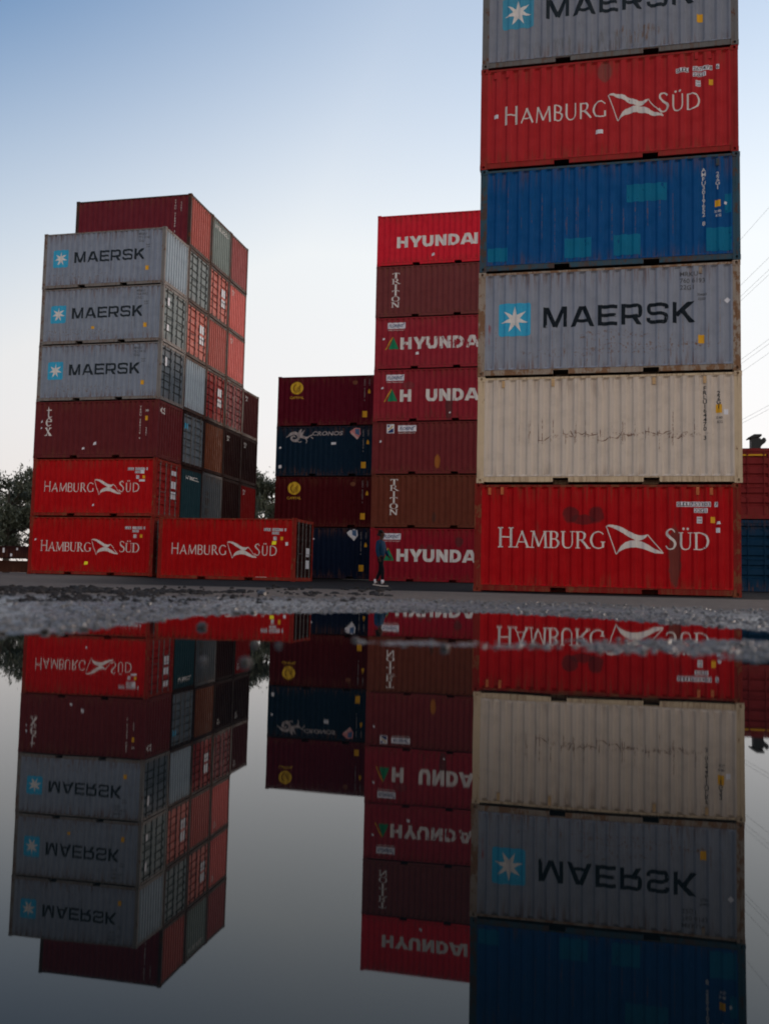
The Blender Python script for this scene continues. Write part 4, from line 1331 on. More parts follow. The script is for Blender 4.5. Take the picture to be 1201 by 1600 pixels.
# fourth
endbox(3, 0, p_dkred, 'wall', label='dull red container at ground level in the fourth row of the big block')
endbox(3, 1, p_shadebrown, 'wall', label='container with dark red-brown end beside the grey smeared one, low in the block')
endbox(3, 2, p_shadebrown, 'wall', code=True, label='container with dark brown end and white code, beside the orange-brown end')
endbox(3, 3, p_reddoor, 'door', endmat=paint('crimson_door_paint', (0.17, 0.008, 0.016), .1, .3, .1, 51), label='container with crimson doors and bright steel bars under the two vivid red ends')
endbox(3, 4, p_bred_end, 'wall', code=True, label='lower of the two vivid red ribbed ends with white code')
endbox(3, 5, p_bred_end, 'wall', code=True, label='upper of the two vivid red ribbed ends with white code')
endbox(3, 6, p_faded2, 'wall', endmat=paint('dull_rose_end', (0.30, 0.08, 0.08), .1, .35, .2, 52), label='container with dull rose ribbed end, rearmost at the top of the block')
# fifth
endbox(4, 0, p_shadebrown, 'wall', label='dark brown container at ground level in the rearmost row of the big block')
endbox(4, 1, p_dkred, 'wall', endmat=paint('red_end_low', (0.20, 0.004, 0.004), .06, .3, .06, 53, rough=.9, runs=.15), code=True, label='container with red end and white code in the rearmost lower stack, beside the tree')
endbox(4, 2, p_shadebrown, 'wall', code=True, label='container with dark brown end in the rearmost stack, above the red end')
endbox(4, 3, p_shadebrown, 'wall', endmat=paint('brown_red_end', (0.065, 0.013, 0.014), .08, .3, .06, 54, rough=.9, runs=.15), code=True, label='container with brown-red end and white code, topmost of the rearmost four-high stack')

# row of white letters on the teal end and the dark smear on the grey end
for o in list(COL.objects):
    if o.get('label', '').startswith('container with a dark teal'):
        w = [x for x in o.children if x.name.startswith('end_wall') and x.data == M['end_right']][0]
        put('end_lettering', lay(text_line('INTERPOOL', -.62, 2.02, .16, .02, fit=1.45), 'end').mesh('end_lettering'), WHITE, w)
    if o.get('label', '').startswith('container with pale green-grey'):
        w = [x for x in o.children if x.name.startswith('end_wall') and x.data == M['end_right']][0]
        put('end_lettering', lay(text_line('INTERPOOL', -.72, 2.10, .17, .02, fit=1.6), 'end').mesh('end_lettering'), WHITE, w)
    if o.get('label', '').startswith('container with grey ribbed end carrying'):
        w = [x for x in o.children if x.name.startswith('end_wall') and x.data == M['end_right']][0]
        P_ = []
        for k in range(7):
            z = .55 + .17 * k
            P_.append([(-.55 + .26 * cos(a * pi / 4) * (.6 + .4 * sin(k * 2.1)), z + .15 * sin(a * pi / 4)) for a in range(8)])
        put('dark_smear', lay(P_, 'end', .002).mesh('dark_smear'), plain('sooty_smear', (.03, .032, .036), wear=.5, wearcol=(.1, .1, .11)), w)

# --- two containers seen end on beyond the nearest stack
DX, DY = 6.62, 34.3
for lvl, (bd, lab) in enumerate(((p_far_blue, 'dark blue container with doors facing, on the ground beyond the tallest stack'), (p_far_red, 'dull red container with doors facing, stacked on the dark blue one beyond'))):
    root = container((DX, DY + HX, -.03 + lvl * LIFT), rz=-pi / 2, body=bd, ends=('wall', 'door'), label=lab, barmat=bd, group='containers beyond the tallest stack')
    if lvl: 
        mb = MB(); mb.box((2.9945, -1.02, 2.30), (2.9985, -.16, 2.36)); put('yellow_stripe', mb.mesh('yellow_stripe'), YELLOW, root['door', 1, -1])

# dark housing standing on top of the far red container
h = empty('metal_housing', (DX - .44, DY + .45, -.03 + 2 * LIFT))
h.scale = (.86, .86, .9)
tag(h, 'dark boxy metal housing with a sloping lid standing on the dull red container', 'machine housing')
mb = MB(); mb.box((-.21, -.22, .005), (.17, .22, .42)); put('body', mb.mesh('body'), DARKSTEEL, h)
mb = MB()
n0 = [(-.34, -.27, .40), (.20, -.27, .50), (.20, -.27, .575), (-.10, -.27, .575), (-.34, -.27, .44)]
mb.poly(n0); mb.poly([(x, -y, z) for x, y, z in reversed(n0)])
for i in range(5):
    a, b = n0[i], n0[(i + 1) % 5]
    mb.poly([a, (a[0], .27, a[2]), (b[0], .27, b[2]), b])
put('lid', mb.mesh('lid'), DARKSTEEL, h)
mb = MB()
pr = [(.171, .06), (.25, .16), (.36, .24), (.41, .34), (.37, .43), (.30, .46), (.24, .40), (.171, .38)]
mb.poly([(x, -.12, z) for x, z in pr]); mb.poly([(x, .12, z) for x, z in reversed(pr)])
for i in range(len(pr)):
    a, b = pr[i], pr[(i + 1) % len(pr)]
    mb.poly([(a[0], -.12, a[1]), (a[0], .12, a[1]), (b[0], .12, b[1]), (b[0], -.12, b[1])])
put('hook_bracket', mb.mesh('hook_bracket'), DARKSTEEL, h)

# --- two flat racks stacked beside the block
p_rack1 = paint('rack_maroon_paint', (0.022, 0.005, 0.005), .25, .4, .06, 60)
p_rack2 = paint('rack_orange_paint', (0.035, 0.011, 0.006), .35, .4, .06, 61)
for lvl, (mt, lab) in enumerate(((p_rack2, 'rust orange flat rack lying on the ground beside the block of containers'), (p_rack1, 'dark maroon flat rack with white marks stacked on the rust orange one'))):
    z = LZ - .02 + lvl * .66
    r = empty('flat_rack', (LX - .12 - HX, LY + HY + .4, z))
    tag(r, lab, 'flat rack', 'stacked flat racks')
    mb = MB()
    mb.box((-2.85, -1.19, .10), (2.85, -1.13, .56)); mb.box((-2.85, 1.13, .10), (2.85, 1.19, .56))
    for s in (-1, 1):
        mb.box((-2.86, s * 1.215 if s < 0 else 1.12, .53), (2.86, -1.12 if s < 0 else 1.215, .60))
        mb.box((-2.86, -1.212 if s < 0 else 1.12, .075), (2.86, -1.12 if s < 0 else 1.212, .115))
    put('side_beam', mb.mesh('side_beam'), mt, r)
    mb = MB(); mb.box((-2.85, -1.129, .44), (2.85, 1.129, .52)); put('deck', mb.mesh('deck'), mt, r)
    mb = MB()
    for k in range(9): mb.box((-2.5 + k * .6, -1.128, .14), (-2.42 + k * .6, 1.128, .438))
    put('cross_members', mb.mesh('cross_members'), UNDER, r)
    for sx in (-1, 1):
        for sy in (-1, 1):
            mb = MB(); X = sorted((sx * 2.851, sx * 3.029)); Y = sorted((sy * 1.057, sy * 1.219))
            mb.box((X[0], Y[0], 0), (X[1], Y[1], .648)); put('corner_block', mb.mesh('corner_block'), mt, r)
    if lvl:
        for sy in (-1, 1):
            mb = MB(); Y = sorted((sy * 1.06, sy * 1.2)); mb.box((2.87, Y[0], .649), (3.0, Y[1], 1.62)); put('end_post', mb.mesh('end_post'), mt, r)
        for x, zz, w, hh in ((1.55, .30, .10, .22), (1.05, .42, .07, .1), (1.95, .14, .10, .12), (2.25, .42, .08, .11), (.3, .3, .1, .2), (-.8, .3, .1, .2)):
            mb = MB(); mb.box((x, -1.1935, zz), (x + w, -1.1905, zz + hh)); put('white_mark', mb.mesh('white_mark'), PALE, r)

exec_ground = True
# ------------------------------------------------------------------ ground, puddle
SHORE_PX = [(-420, 1075), (-160, 1012), (0, 991), (60, 989), (130, 984), (200, 975), (265, 966), (330, 959.5), (450, 957), (600, 955.5), (740, 955.5), (800, 957.5), (900, 963), (1000, 970), (1100, 977), (1201, 986), (1330, 1003), (1600, 1050)]
shore = [pix(x, y) for x, y in SHORE_PX]
PUD = [(p.x, p.y) for p in shore] + [(1.05, .55), (1.25, -.2), (.8, -1.1), (-.2, -1.5), (-1.0, -1.0), (-1.35, -.2), (-1.2, .5)]
ISL_TOP = [(560, 1004), (640, 1003.5), (740, 1003.5), (880, 1001), (1000, 1000), (1100, 1001), (1201, 1003), (1400, 1016)]
ISL_BOT = [(1400, 1062), (1201, 1036), (1100, 1025), (1000, 1020), (880, 1016.5), (740, 1011.5), (640, 1008), (560, 1005.5)]
ISL = [(pix(x, y).x, pix(x, y).y) for x, y in ISL_TOP + ISL_BOT]


def sdist(poly, x, y):
    """signed distance, positive inside"""
    best = 1e9; ins = False
    n = len(poly)
    for i in range(n):
        x0, y0 = poly[i]; x1, y1 = poly[(i + 1) % n]
        if (y0 > y) != (y1 > y) and x < (x1 - x0) * (y - y0) / (y1 - y0) + x0: ins = not ins
        dx, dy = x1 - x0, y1 - y0
        t = max(0, min(1, ((x - x0) * dx + (y - y0) * dy) / (dx * dx + dy * dy + 1e-12)))
        d = (x - x0 - t * dx) ** 2 + (y - y0 - t * dy) ** 2
        if d < best: best = d
    best = sqrt(best)
    return best if ins else -best


ANCH = [(RX, RY, RZ), (RX + CL, RY, RZ), (RX, RY + 2.4, RZ), (RX + CL, RY + 2.4, RZ), (RX + 3, RY + 1, RZ), (LX, LY, LZ), (LX + CL, LY, LZ), (LX, LY + 12, LZ), (LX + CL, LY + 12, LZ), (SX, SY, SZ), (SX + CL, SY, SZ), (SX + CL, SY + 2.4, SZ), (SX, SY + 2.4, SZ), (BX + 3, BY, BZ), (BX + 1.5, BY, BZ), (BX + 4.5, BY, BZ), (CX + 3, CY, CZ), (LX + 3, LY, LZ), (SX + 3, SY, SZ), (RX + 3, RY, RZ),
        (CX, CY, CZ), (CX + CL, CY, CZ), (CX, CY + 2.4, CZ), (BX, BY, BZ), (BX + CL, BY, BZ), (BX, BY + 2.4, BZ), (-6.0, 28.6, -.11), (DX, DY, -.03), (DX, DY + 6, -.03), (LX - 6, LY + 1, LZ), (-3, 12, -.05), (3, 12, -.06), (-9, 15, -.03), (9, 20, -.08), (-15, 22, -.02)]


def yard(x, y):
    sw = sz = 0
    for ax, ay, az in ANCH:
        w = 1 / (((x - ax) ** 2 + (y - ay) ** 2) ** 1.5 + .5)
        sw += w; sz += w * az
    return sz / sw - 0.002


def sstep(a, b, t):
    t = max(0, min(1, (t - a) / (b - a)))
    return t * t * (3 - 2 * t)


def gz(x, y):
    r = sqrt(x * x + (y - 1) ** 2)
    far = yard(x, y)
    if r > 12: return far
    d = -sdist(PUD, x, y)                       # >0 outside the puddle
    nz = mnoise.noise(Vector((x * 9, y * 9, 0)))
    nf = mnoise.noise(Vector((x * 31, y * 31, 3.1)))
    nb = mnoise.noise(Vector((x * 1.3, y * 1.3, 7)))
    if d > 0:
        rim = .0016 + .012 * sstep(0, .5, d) + .004 * sstep(0, .3, d) * nz + .0030 * nf * sstep(-.0, .05, d) + .0012 * nf + .003 * sstep(.1, 1, d) * nb
        rim = max(.0008 * sstep(.05, .10, d) - .0012 * (1 - sstep(.05, .10, d)), rim)
        z = rim + (far - .012) * sstep(.8, 7.0, d) + .006 * sstep(1, 3, d) * nb
    else:
        z = -.0025 - .03 * sstep(0, .35, -d) + .0018 * nf
        di = sdist(ISL, x, y)
        if di > -.06:
            z = max(z, -.0042 + .0037 * sstep(-.05, .02, di) + .0036 * nf + .0024 * nz)
    return z


def axis(lo, hi, step, far_lo, far_hi, grow=1.13):
    a = []
    t = lo
    while t <= hi + 1e-9:
        a.append(t); t += step
    s = step; t = a[-1]
    while t < far_hi:
        s *= grow; t += s; a.append(min(t, far_hi))
    s = step; t = a[0]; b = []
    while t > far_lo:
        s *= grow; t -= s; b.append(max(t, far_lo))
    return b[::-1] + a


def build_ground():
    xs = axis(-2.0, 1.1, .013, -1500, 1500)
    ys = axis(-.05, 3.7, .015, -1500, 1800)
    vs = [(x, y, gz(x, y)) for y in ys for x in xs]
    nx = len(xs)
    fs = [(j * nx + i, j * nx + i + 1, (j + 1) * nx + i + 1, (j + 1) * nx + i) for j in range(len(ys) - 1) for i in range(nx - 1)]
    me = bpy.data.meshes.new('ground')
    me.from_pydata(vs, [], fs)
    me.polygons.foreach_set('use_smooth', [True] * len(me.polygons))
    me.update()
    m, nt, b = new_mat('yard_dirt')
    geo = N(nt, 'ShaderNodeNewGeometry').outputs['Position']
    big = noise_node(nt, mapping(nt, geo, (3, 1, 0), (.35, .9, 1)), .6, 5, .6)
    mid = noise_node(nt, geo, 4.0, 7, .7)
    fine = noise_node(nt, geo, 55, 5, .75)
    vor = N(nt, 'ShaderNodeTexVoronoi')
    vor.inputs['Scale'].default_value = 130
    nt.links.new(geo, vor.inputs['Vector'])
    c = mix(nt, big.outputs['Fac'], (.115, .090, .075), (.215, .168, .136))
    c = mix(nt, ramp(nt, mid.outputs['Fac'], .4, .7, 0, .55), c, (.072, .058, .052))
    c = mix(nt, ramp(nt, fine.outputs['Fac'], .5, .75, 0, .7), c, (.23, .20, .19))
    c = mix(nt, ramp(nt, fine.outputs['Fac'], .48, .3, 0, .6), c, (.04, .037, .037))
    # darker asphalt in front of the stacks, with the shade between them painted in
    sep = N(nt, 'ShaderNodeSeparateXYZ'); nt.links.new(geo, sep.inputs[0])
    lane_shade = ramp(nt, math_n(nt, 'ADD', math_n(nt, 'SUBTRACT', math_n(nt, 'MULTIPLY', sep.outputs[1], .977), math_n(nt, 'MULTIPLY', sep.outputs[0], .215)), math_n(nt, 'MULTIPLY', big.outputs['Fac'], 3.0)), 13.6, 15.6, 0, .95)
    side = ramp(nt, math_n(nt, 'ADD', sep.outputs[0], math_n(nt, 'MULTIPLY', sep.outputs[1], .52)), -2.5, 1.0)
    c = mix(nt, math_n(nt, 'MULTIPLY', lane_shade, side), c, (.014, .0145, .0155))
    dist = N(nt, 'ShaderNodeVectorMath', operation='DISTANCE')
    nt.links.new(geo, dist.inputs[0]); dist.inputs[1].default_value = (-.3, 1.2, 0)
    wet = ramp(nt, math_n(nt, 'ADD', dist.outputs['Value'], math_n(nt, 'MULTIPLY', mid.outputs['Fac'], 1.0)), 3.4, 2.2, 0, 1)
    c = mix(nt, math_n(nt, 'MULTIPLY', wet, .55), c, (.05, .05, .055))
    nt.links.new(c, b.inputs['Base Color'])
    rg = math_n(nt, 'SUBTRACT', ramp(nt, fine.outputs['Fac'], .3, .7, .8, .95), math_n(nt, 'MULTIPLY', wet, .60))
    nt.links.new(rg, b.inputs['Roughness'])
    nt.links.new(ramp(nt, wet, 0, 1, .04, .75), b.inputs['Specular IOR Level'])
    bp = N(nt, 'ShaderNodeBump'); bp.inputs['Strength'].default_value = .8; bp.inputs['Distance'].default_value = .006
    hsum = math_n(nt, 'ADD', fine.outputs['Fac'], math_n(nt, 'MULTIPLY', vor.outputs['Distance'], .6))
    nt.links.new(hsum, bp.inputs['Height']); nt.links.new(bp.outputs['Normal'], b.inputs['Normal'])
    me.materials.append(m)
    o = bpy.data.objects.new('ground', me); COL.objects.link(o); o['kind'] = 'structure'


def build_water():
    cx = sum(p[0] for p in PUD) / len(PUD); cy = sum(p[1] for p in PUD) / len(PUD)
    out = []
    for x, y in PUD:
        d = Vector((x - cx, y - cy)); l = d.length
        d = d * ((l + .10) / l)
        out.append((cx + d.x, cy + d.y, 0))
    me = bpy.data.meshes.new('puddle_water')
    me.from_pydata(out, [], [tuple(range(len(out)))[::-1]])
    me.update()
    m, nt, b = new_mat('puddle_water')
    b.inputs['Base Color'].default_value = (.0022, .0048, .0055, 1)
    b.inputs['Roughness'].default_value = 0.016
    b.inputs['IOR'].default_value = 1.33
    b.inputs['Specular IOR Level'].default_value = .5
    b.inputs['Specular Tint'].default_value = (.66, .80, .96, 1)      # reflections tinted blue and darkened through the material
    geo = N(nt, 'ShaderNodeNewGeometry').outputs['Position']
    n1 = noise_node(nt, mapping(nt, geo, (0, 0, 0), (1.0, 1.0, 1)), 5.0, 2, .5)
    bp = N(nt, 'ShaderNodeBump'); bp.inputs['Strength'].default_value = .05; bp.inputs['Distance'].default_value = .004
    nt.links.new(n1.outputs['Fac'], bp.inputs['Height']); nt.links.new(bp.outputs['Normal'], b.inputs['Normal'])
    me.materials.append(m)
    o = bpy.data.objects.new('puddle_water', me); COL.objects.link(o); o['kind'] = 'structure'


def stone_mesh(mb, c, r, rng, flat=.65):
    """small faceted pebble from a jittered icosahedron"""
    g = (1 + sqrt(5)) / 2
    base = [(-1, g, 0), (1, g, 0), (-1, -g, 0), (1, -g, 0), (0, -1, g), (0, 1, g), (0, -1, -g), (0, 1, -g), (g, 0, -1), (g, 0, 1), (-g, 0, -1), (-g, 0, 1)]
    fc = [(0, 11, 5), (0, 5, 1), (0, 1, 7), (0, 7, 10), (0, 10, 11), (1, 5, 9), (5, 11, 4), (11, 10, 2), (10, 7, 6), (7, 1, 8), (3, 9, 4), (3, 4, 2), (3, 2, 6), (3, 6, 8), (3, 8, 9), (4, 9, 5), (2, 4, 11), (6, 2, 10), (8, 6, 7), (9, 8, 1)]
    a = rng.uniform(0, 6.28); ca, sa = cos(a), sin(a)
    ex, ey = rng.uniform(.8, 1.35), rng.uniform(.7, 1.1)
    n = len(mb.v)
    for v in base:
        k = r / 1.9 * rng.uniform(.78, 1.2)
        x, y, z = v[0] * k * ex, v[1] * k * ey, v[2] * k * flat
        mb.v.append((c[0] + x * ca - y * sa, c[1] + x * sa + y * ca, c[2] + z))
    mb.f += [tuple(n + i for i in f) for f in fc]


def stone_mat(name, dark, light, rough):
    m, nt, b = new_mat(name)
    geo = N(nt, 'ShaderNodeNewGeometry')
    n = noise_node(nt, geo.outputs['Position'], 70, 4, .7)
    f = math_n(nt, 'ADD', math_n(nt, 'MULTIPLY', geo.outputs['Random Per Island'], .7), math_n(nt, 'MULTIPLY', n.outputs['Fac'], .3))
    nt.links.new(mix(nt, f, dark, light), b.inputs['Base Color'])
    b.inputs['Roughness'].default_value = rough
    b.inputs['Specular IOR Level'].default_value = .25 if rough > .4 else .5
    return m


def build_stones():
    rng = random.Random(11)
    wet = stone_mat('wet_gravel', (.028, .027, .027), (.165, .160, .160), .38)
    dry = stone_mat('dark_rubble', (.008, .0075, .008), (.034, .030, .030), .9)
    # shore gravel and the drowned gravel bar
    mb = MB()
    n = 0
    while n < 6500:
        x = rng.uniform(-2.0, 1.0); y = rng.uniform(1.0, 4.4)
        d = -sdist(PUD, x, y)
        if not (-.015 < d < 1.1) or rng.random() > (1.0 if d < .25 else .35): continue
        r = .0022 + .0065 * rng.random() ** 2.6
        stone_mesh(mb, (x, y, gz(x, y) + r * .25), r, rng)
        n += 1
    n = 0
    while n < 1500:
        i = rng.randrange(len(ISL))
        x = rng.uniform(-.6, .75); y = rng.uniform(1.05, 1.95)
        if sdist(ISL, x, y) < -.012 or rng.random() > .18 + .82 * sstep(-.1, .35, x): continue
        r = .002 + .0050 * rng.random() ** 2.5
        stone_mesh(mb, (x, y, max(gz(x, y), -.003) + r * .2), r, rng)
        n += 1
    o = put('gravel', mb.mesh('gravel'), wet); o['kind'] = 'stuff'
    # broken dark rubble strewn over the yard
    mb = MB()
    n = 0
    while n < 1500:
        px = rng.uniform(-60, 620); py = rng.uniform(911, 948)
        dens = (.6 if px < 170 else .5 if px < 330 else .10) * (1.0 if 914 < py < 932 else .4)
        cl = mnoise.noise(Vector((px * .012, py * .16, 2)))
        if rng.random() > dens * (1.0 if cl > .06 else .10): continue
        p = pix(px, py)
        if p.y > 16: continue
        D = sqrt(p.x ** 2 + p.y ** 2)
        r = D * rng.uniform(.0014, .0036) * (1.7 if rng.random() < .10 else 1)
        stone_mesh(mb, (p.x, p.y, gz(p.x, p.y) + r * .22), r, rng, .72)
        n += 1
    o = put('rubble', mb.mesh('rubble'), dry); o['kind'] = 'stuff'
    # single stones one can point at
    lone = [((409, 934), .030, 'dark lump of rock lying alone on the dirt past the rubble'),
            ((315, 981), .011, 'small dark stone standing out of the puddle before the lone red container'),
            ((383, 1036), .0075, 'wet pale-edged pebble in the puddle below the lone red container reflection'),
            ((318, 1034), .0062, 'low wet pebble breaking the water, beside a paler one'),
            ((397, 1009), .0060, 'tiny pebble just breaking the puddle surface under the end of the red reflection'),
            ((435, 1010), .0062, 'tiny flat pebble in the puddle beside the red reflection corner'),
            ((555, 1001), .0062, 'round pebble in the puddle where the navy reflection ends'),
            ((694, 1014), .0082, 'dark rounded pebble at the thin tip of the drowned gravel bar'),
            ((290, 951), .008, 'dark pebble on the wet shore gravel')]
    sm = stone_mat('wet_stone', (.02, .02, .023), (.06, .06, .065), .5)
    for (px, py), r, lab in lone:
        p = pix(px, py)
        mb = MB()
        stone_mesh(mb, (0, 0, 0), r, rng, .8)
        me = mb.mesh('stone', False)
        o = put('stone', me, sm)
        d = -sdist(PUD, p.x, p.y)
        o.location = (p.x, p.y, (gz(p.x, p.y) if d > 0 else 0) + r * .3)
        tag(o, lab, 'stone', 'single stones by the puddle')


build_ground()
build_water()
build_stones()

# ------------------------------------------------------------------ trees
BARK = plain('tree_bark', (.10, .085, .07), rough=.9, wear=.6, wearcol=(.05, .04, .034))


def leaf_mat(name, a, b_):
    m, nt, b = new_mat(name)
    geo = N(nt, 'ShaderNodeNewGeometry')
    nz = noise_node(nt, geo.outputs['Position'], .8, 3)
    f = math_n(nt, 'ADD', math_n(nt, 'MULTIPLY', geo.outputs['Random Per Island'], .6), math_n(nt, 'MULTIPLY', nz.outputs['Fac'], .5))
    nt.links.new(mix(nt, f, a, b_), b.inputs['Base Color'])
    b.inputs['Roughness'].default_value = .6
    return m


LEAF = leaf_mat('gum_leaves', (.028, .038, .024), (.105, .122, .076))


def tree(px, height, dist, spread, seed, label, bare=.25, nclump=26):
    rng = random.Random(seed)
    d = fw + rt * ((px - 600.5) / CAM_F)
    d = Vector((d.x, d.y, 0)).normalized()
    root = empty('tree', (d.x * dist, d.y * dist, 0.0))
    tag(root, label, 'tree', 'trees behind the container yard')
    tb = MB()
    tips = []
    hb = height * bare
    tp = [Vector((0, 0, -.1))]
    lean = Vector((rng.uniform(-.06, .06), rng.uniform(-.06, .06), 0))
    for k in range(1, 7):
        tp.append(Vector((lean.x * k * height / 6 + rng.uniform(-.12, .12), lean.y * k * height / 6 + rng.uniform(-.12, .12), height * .9 * k / 6)))
    tb.tube(tp, [.26 * (1 - .14 * k) for k in range(7)], 8)
    for k in range(22):
        t = rng.uniform(bare, .95)
        i = min(5, int(t * 6)); b0 = tp[i].lerp(tp[i + 1], t * 6 - i)
        a = rng.uniform(0, 2 * pi); l = spread * rng.uniform(.45, 1.0) * (1.15 - .6 * abs(t - .55))
        rise = l * rng.uniform(.35, .9)
        m1 = b0 + Vector((cos(a) * l * .5, sin(a) * l * .5, rise * .35)); m2 = b0 + Vector((cos(a) * l, sin(a) * l, rise))
        if m2.z > height * 1.02: m2.z = height * 1.02
        tb.tube([b0, m1, m2], [.075, .05, .02], 5)
        tips += [m2, m1.lerp(m2, .6)]
        if rng.random() < .5:
            m3 = m1 + Vector((rng.uniform(-.9, .9), rng.uniform(-.9, .9), rng.uniform(.2, .9)))
            tb.tube([m1, m3], [.04, .015], 5); tips.append(m3)
    tips.append(tp[-1])
    put('trunk', tb.mesh('trunk', True), BARK, root)
    lb = MB()
    for c in tips:
        R = rng.uniform(.45, 1.05) * spread / 2.6
        for _ in range(int(260 * R * R) + 50):
            v = Vector((rng.gauss(0, .40), rng.gauss(0, .40), rng.gauss(0, .30))) * R
            p = c + v
            s = rng.uniform(.08, .20)
            u = Vector((rng.uniform(-1, 1), rng.uniform(-1, 1), rng.uniform(-1.6, -.2))).normalized()
            w = u.orthogonal().normalized()
            w = (Matrix.Rotation(rng.uniform(0, 6.28), 3, u) @ w) * s * .38
            u = u * s
            lb.poly([p - u, p + w * .9, p + u, p - w * .9])
    o = put('crown', lb.mesh('crown'), LEAF, root)
    return root


tree(14, 7.2, 70, 2.7, 3, 'tall open tree beside the big block of containers, sky showing through its crown', .18)
tree(52, 6.9, 74, 2.6, 5, 'bushy tree partly behind the bottom red container of the big block', .15)
tree(-45, 7.0, 66, 2.8, 8, 'tree at the very edge of the photograph', .2)
tree(424, 8.1, 72, 2.8, 12, 'dense tree between the big block and the four-high stack', .06)
tree(398, 6.6, 82, 2.8, 17, 'lower tree glimpsed behind the rearmost brown containers', .1)

# unseen far wood, one mass, added to keep low sun off the lower ends
def build_shade_wood():
    rng = random.Random(31)
    mb = MB()
    for k in range(46):
        a = k / 45
        cx = -16 + 66 * a + rng.uniform(-1.5, 1.5); cy = 96 - 8 * a + rng.uniform(-5, 5)
        h = rng.uniform(9.5, 13.5)
        mb.tube([(cx, cy, -.3), (cx + rng.uniform(-.3, .3), cy, h * .45), (cx + rng.uniform(-.6, .6), cy, h * .85)], [.25, .18, .06], 6)
        for c in range(26):
            z = h * rng.uniform(.10, .95)
            rr = 2.4 * (1 - .45 * abs(z / h - .5))
            ang = rng.uniform(0, 6.28); q = rr * sqrt(rng.random())
            p0 = Vector((cx + cos(ang) * q, cy + sin(ang) * q, z))
            for _ in range(26):
                p = p0 + Vector((rng.gauss(0, .55), rng.gauss(0, .55), rng.gauss(0, .42)))
                s_ = rng.uniform(.18, .36)
                u = Vector((rng.uniform(-1, 1), rng.uniform(-1, 1), rng.uniform(-1.2, .4))).normalized(); w = u.orthogonal().normalized()
                w = (Matrix.Rotation(rng.uniform(0, 6.28), 3, u) @ w) * s_ * .5
                u = u * s_
                mb.poly([p - u, p + w, p + u, p - w])
    o = put('shade_woodland', mb.mesh('shade_woodland'), LEAF); o['kind'] = 'stuff'


build_shade_wood()

# ------------------------------------------------------------------ power lines
WIRE = plain('wire_dark', (.12, .12, .13), rough=.6, wear=.1)
waz = CAM_YAW + math.atan(80 / CAM_F)
wd = Vector((sin(waz), cos(waz), 0)); wp_ = Vector((cos(waz), -sin(waz), 0))
for k, (slope, off, lab) in enumerate(((1.165, 19.8, 'uppermost thin power line, steepest across the pale sky'), (1.01, 20.6, 'faint power line below the steepest one'), (.972, 20.0, 'upper power line of the high close pair'), (.957, 20.3, 'lower power line of the high close pair'), (.758, 19.6, 'upper power line of the middle three'), (.744, 20.0, 'middle power line of the middle three'), (.716, 20.4, 'lower power line of the middle three'), (.556, 19.7, 'upper power line of the lowest pair'), (.544, 20.2, 'lower power line of the lowest pair'))):
    h_ = slope * off + .1
    pts = []
    for s in range(25):
        t = -40 + 340 * s / 24
        q = wd * t + wp_ * off
        sag = ((t - 130) / 170) ** 2 - .72
        pts.append((q.x, q.y, h_ + 1.2 * sag * .5 + .25))
    mb = MB(); mb.tube(pts, .0075, 5)
    o = put('power_line', mb.mesh('power_line', True), WIRE)
    tag(o, lab, 'power line', 'power lines across the sky')

# ------------------------------------------------------------------ walking person
def skin_mesh(name, verts, edges, radii, root=0, sub=2):
    me = bpy.data.meshes.new(name + '_sk')
    me.from_pydata(verts, edges, [])
    ob = bpy.data.objects.new(name + '_sk', me); COL.objects.link(ob)
    md = ob.modifiers.new('skin', 'SKIN')
    for i, r in enumerate(radii):
        sv = me.skin_vertices[0].data[i]
        sv.radius = (r, r) if isinstance(r, (int, float)) else r
        sv.use_root = (i == root)
    md.use_smooth_shade = True
    s = ob.modifiers.new('sub', 'SUBSURF'); s.levels = sub; s.render_levels = sub
    dg = bpy.context.evaluated_depsgraph_get()
    out = bpy.data.meshes.new_from_object(ob.evaluated_get(dg))
    out.name = name
    bpy.data.objects.remove(ob)
    out.materials.clear(); out.materials.append(None)
    return out


def join_mb(me, mb):
    bm = bmesh.new(); bm.from_mesh(me)
    m2 = mb.mesh('tmp', True); bm.from_mesh(m2)
    bm.to_mesh(me); bm.free()
    me.polygons.foreach_set('use_smooth', [True] * len(me.polygons))
    return me


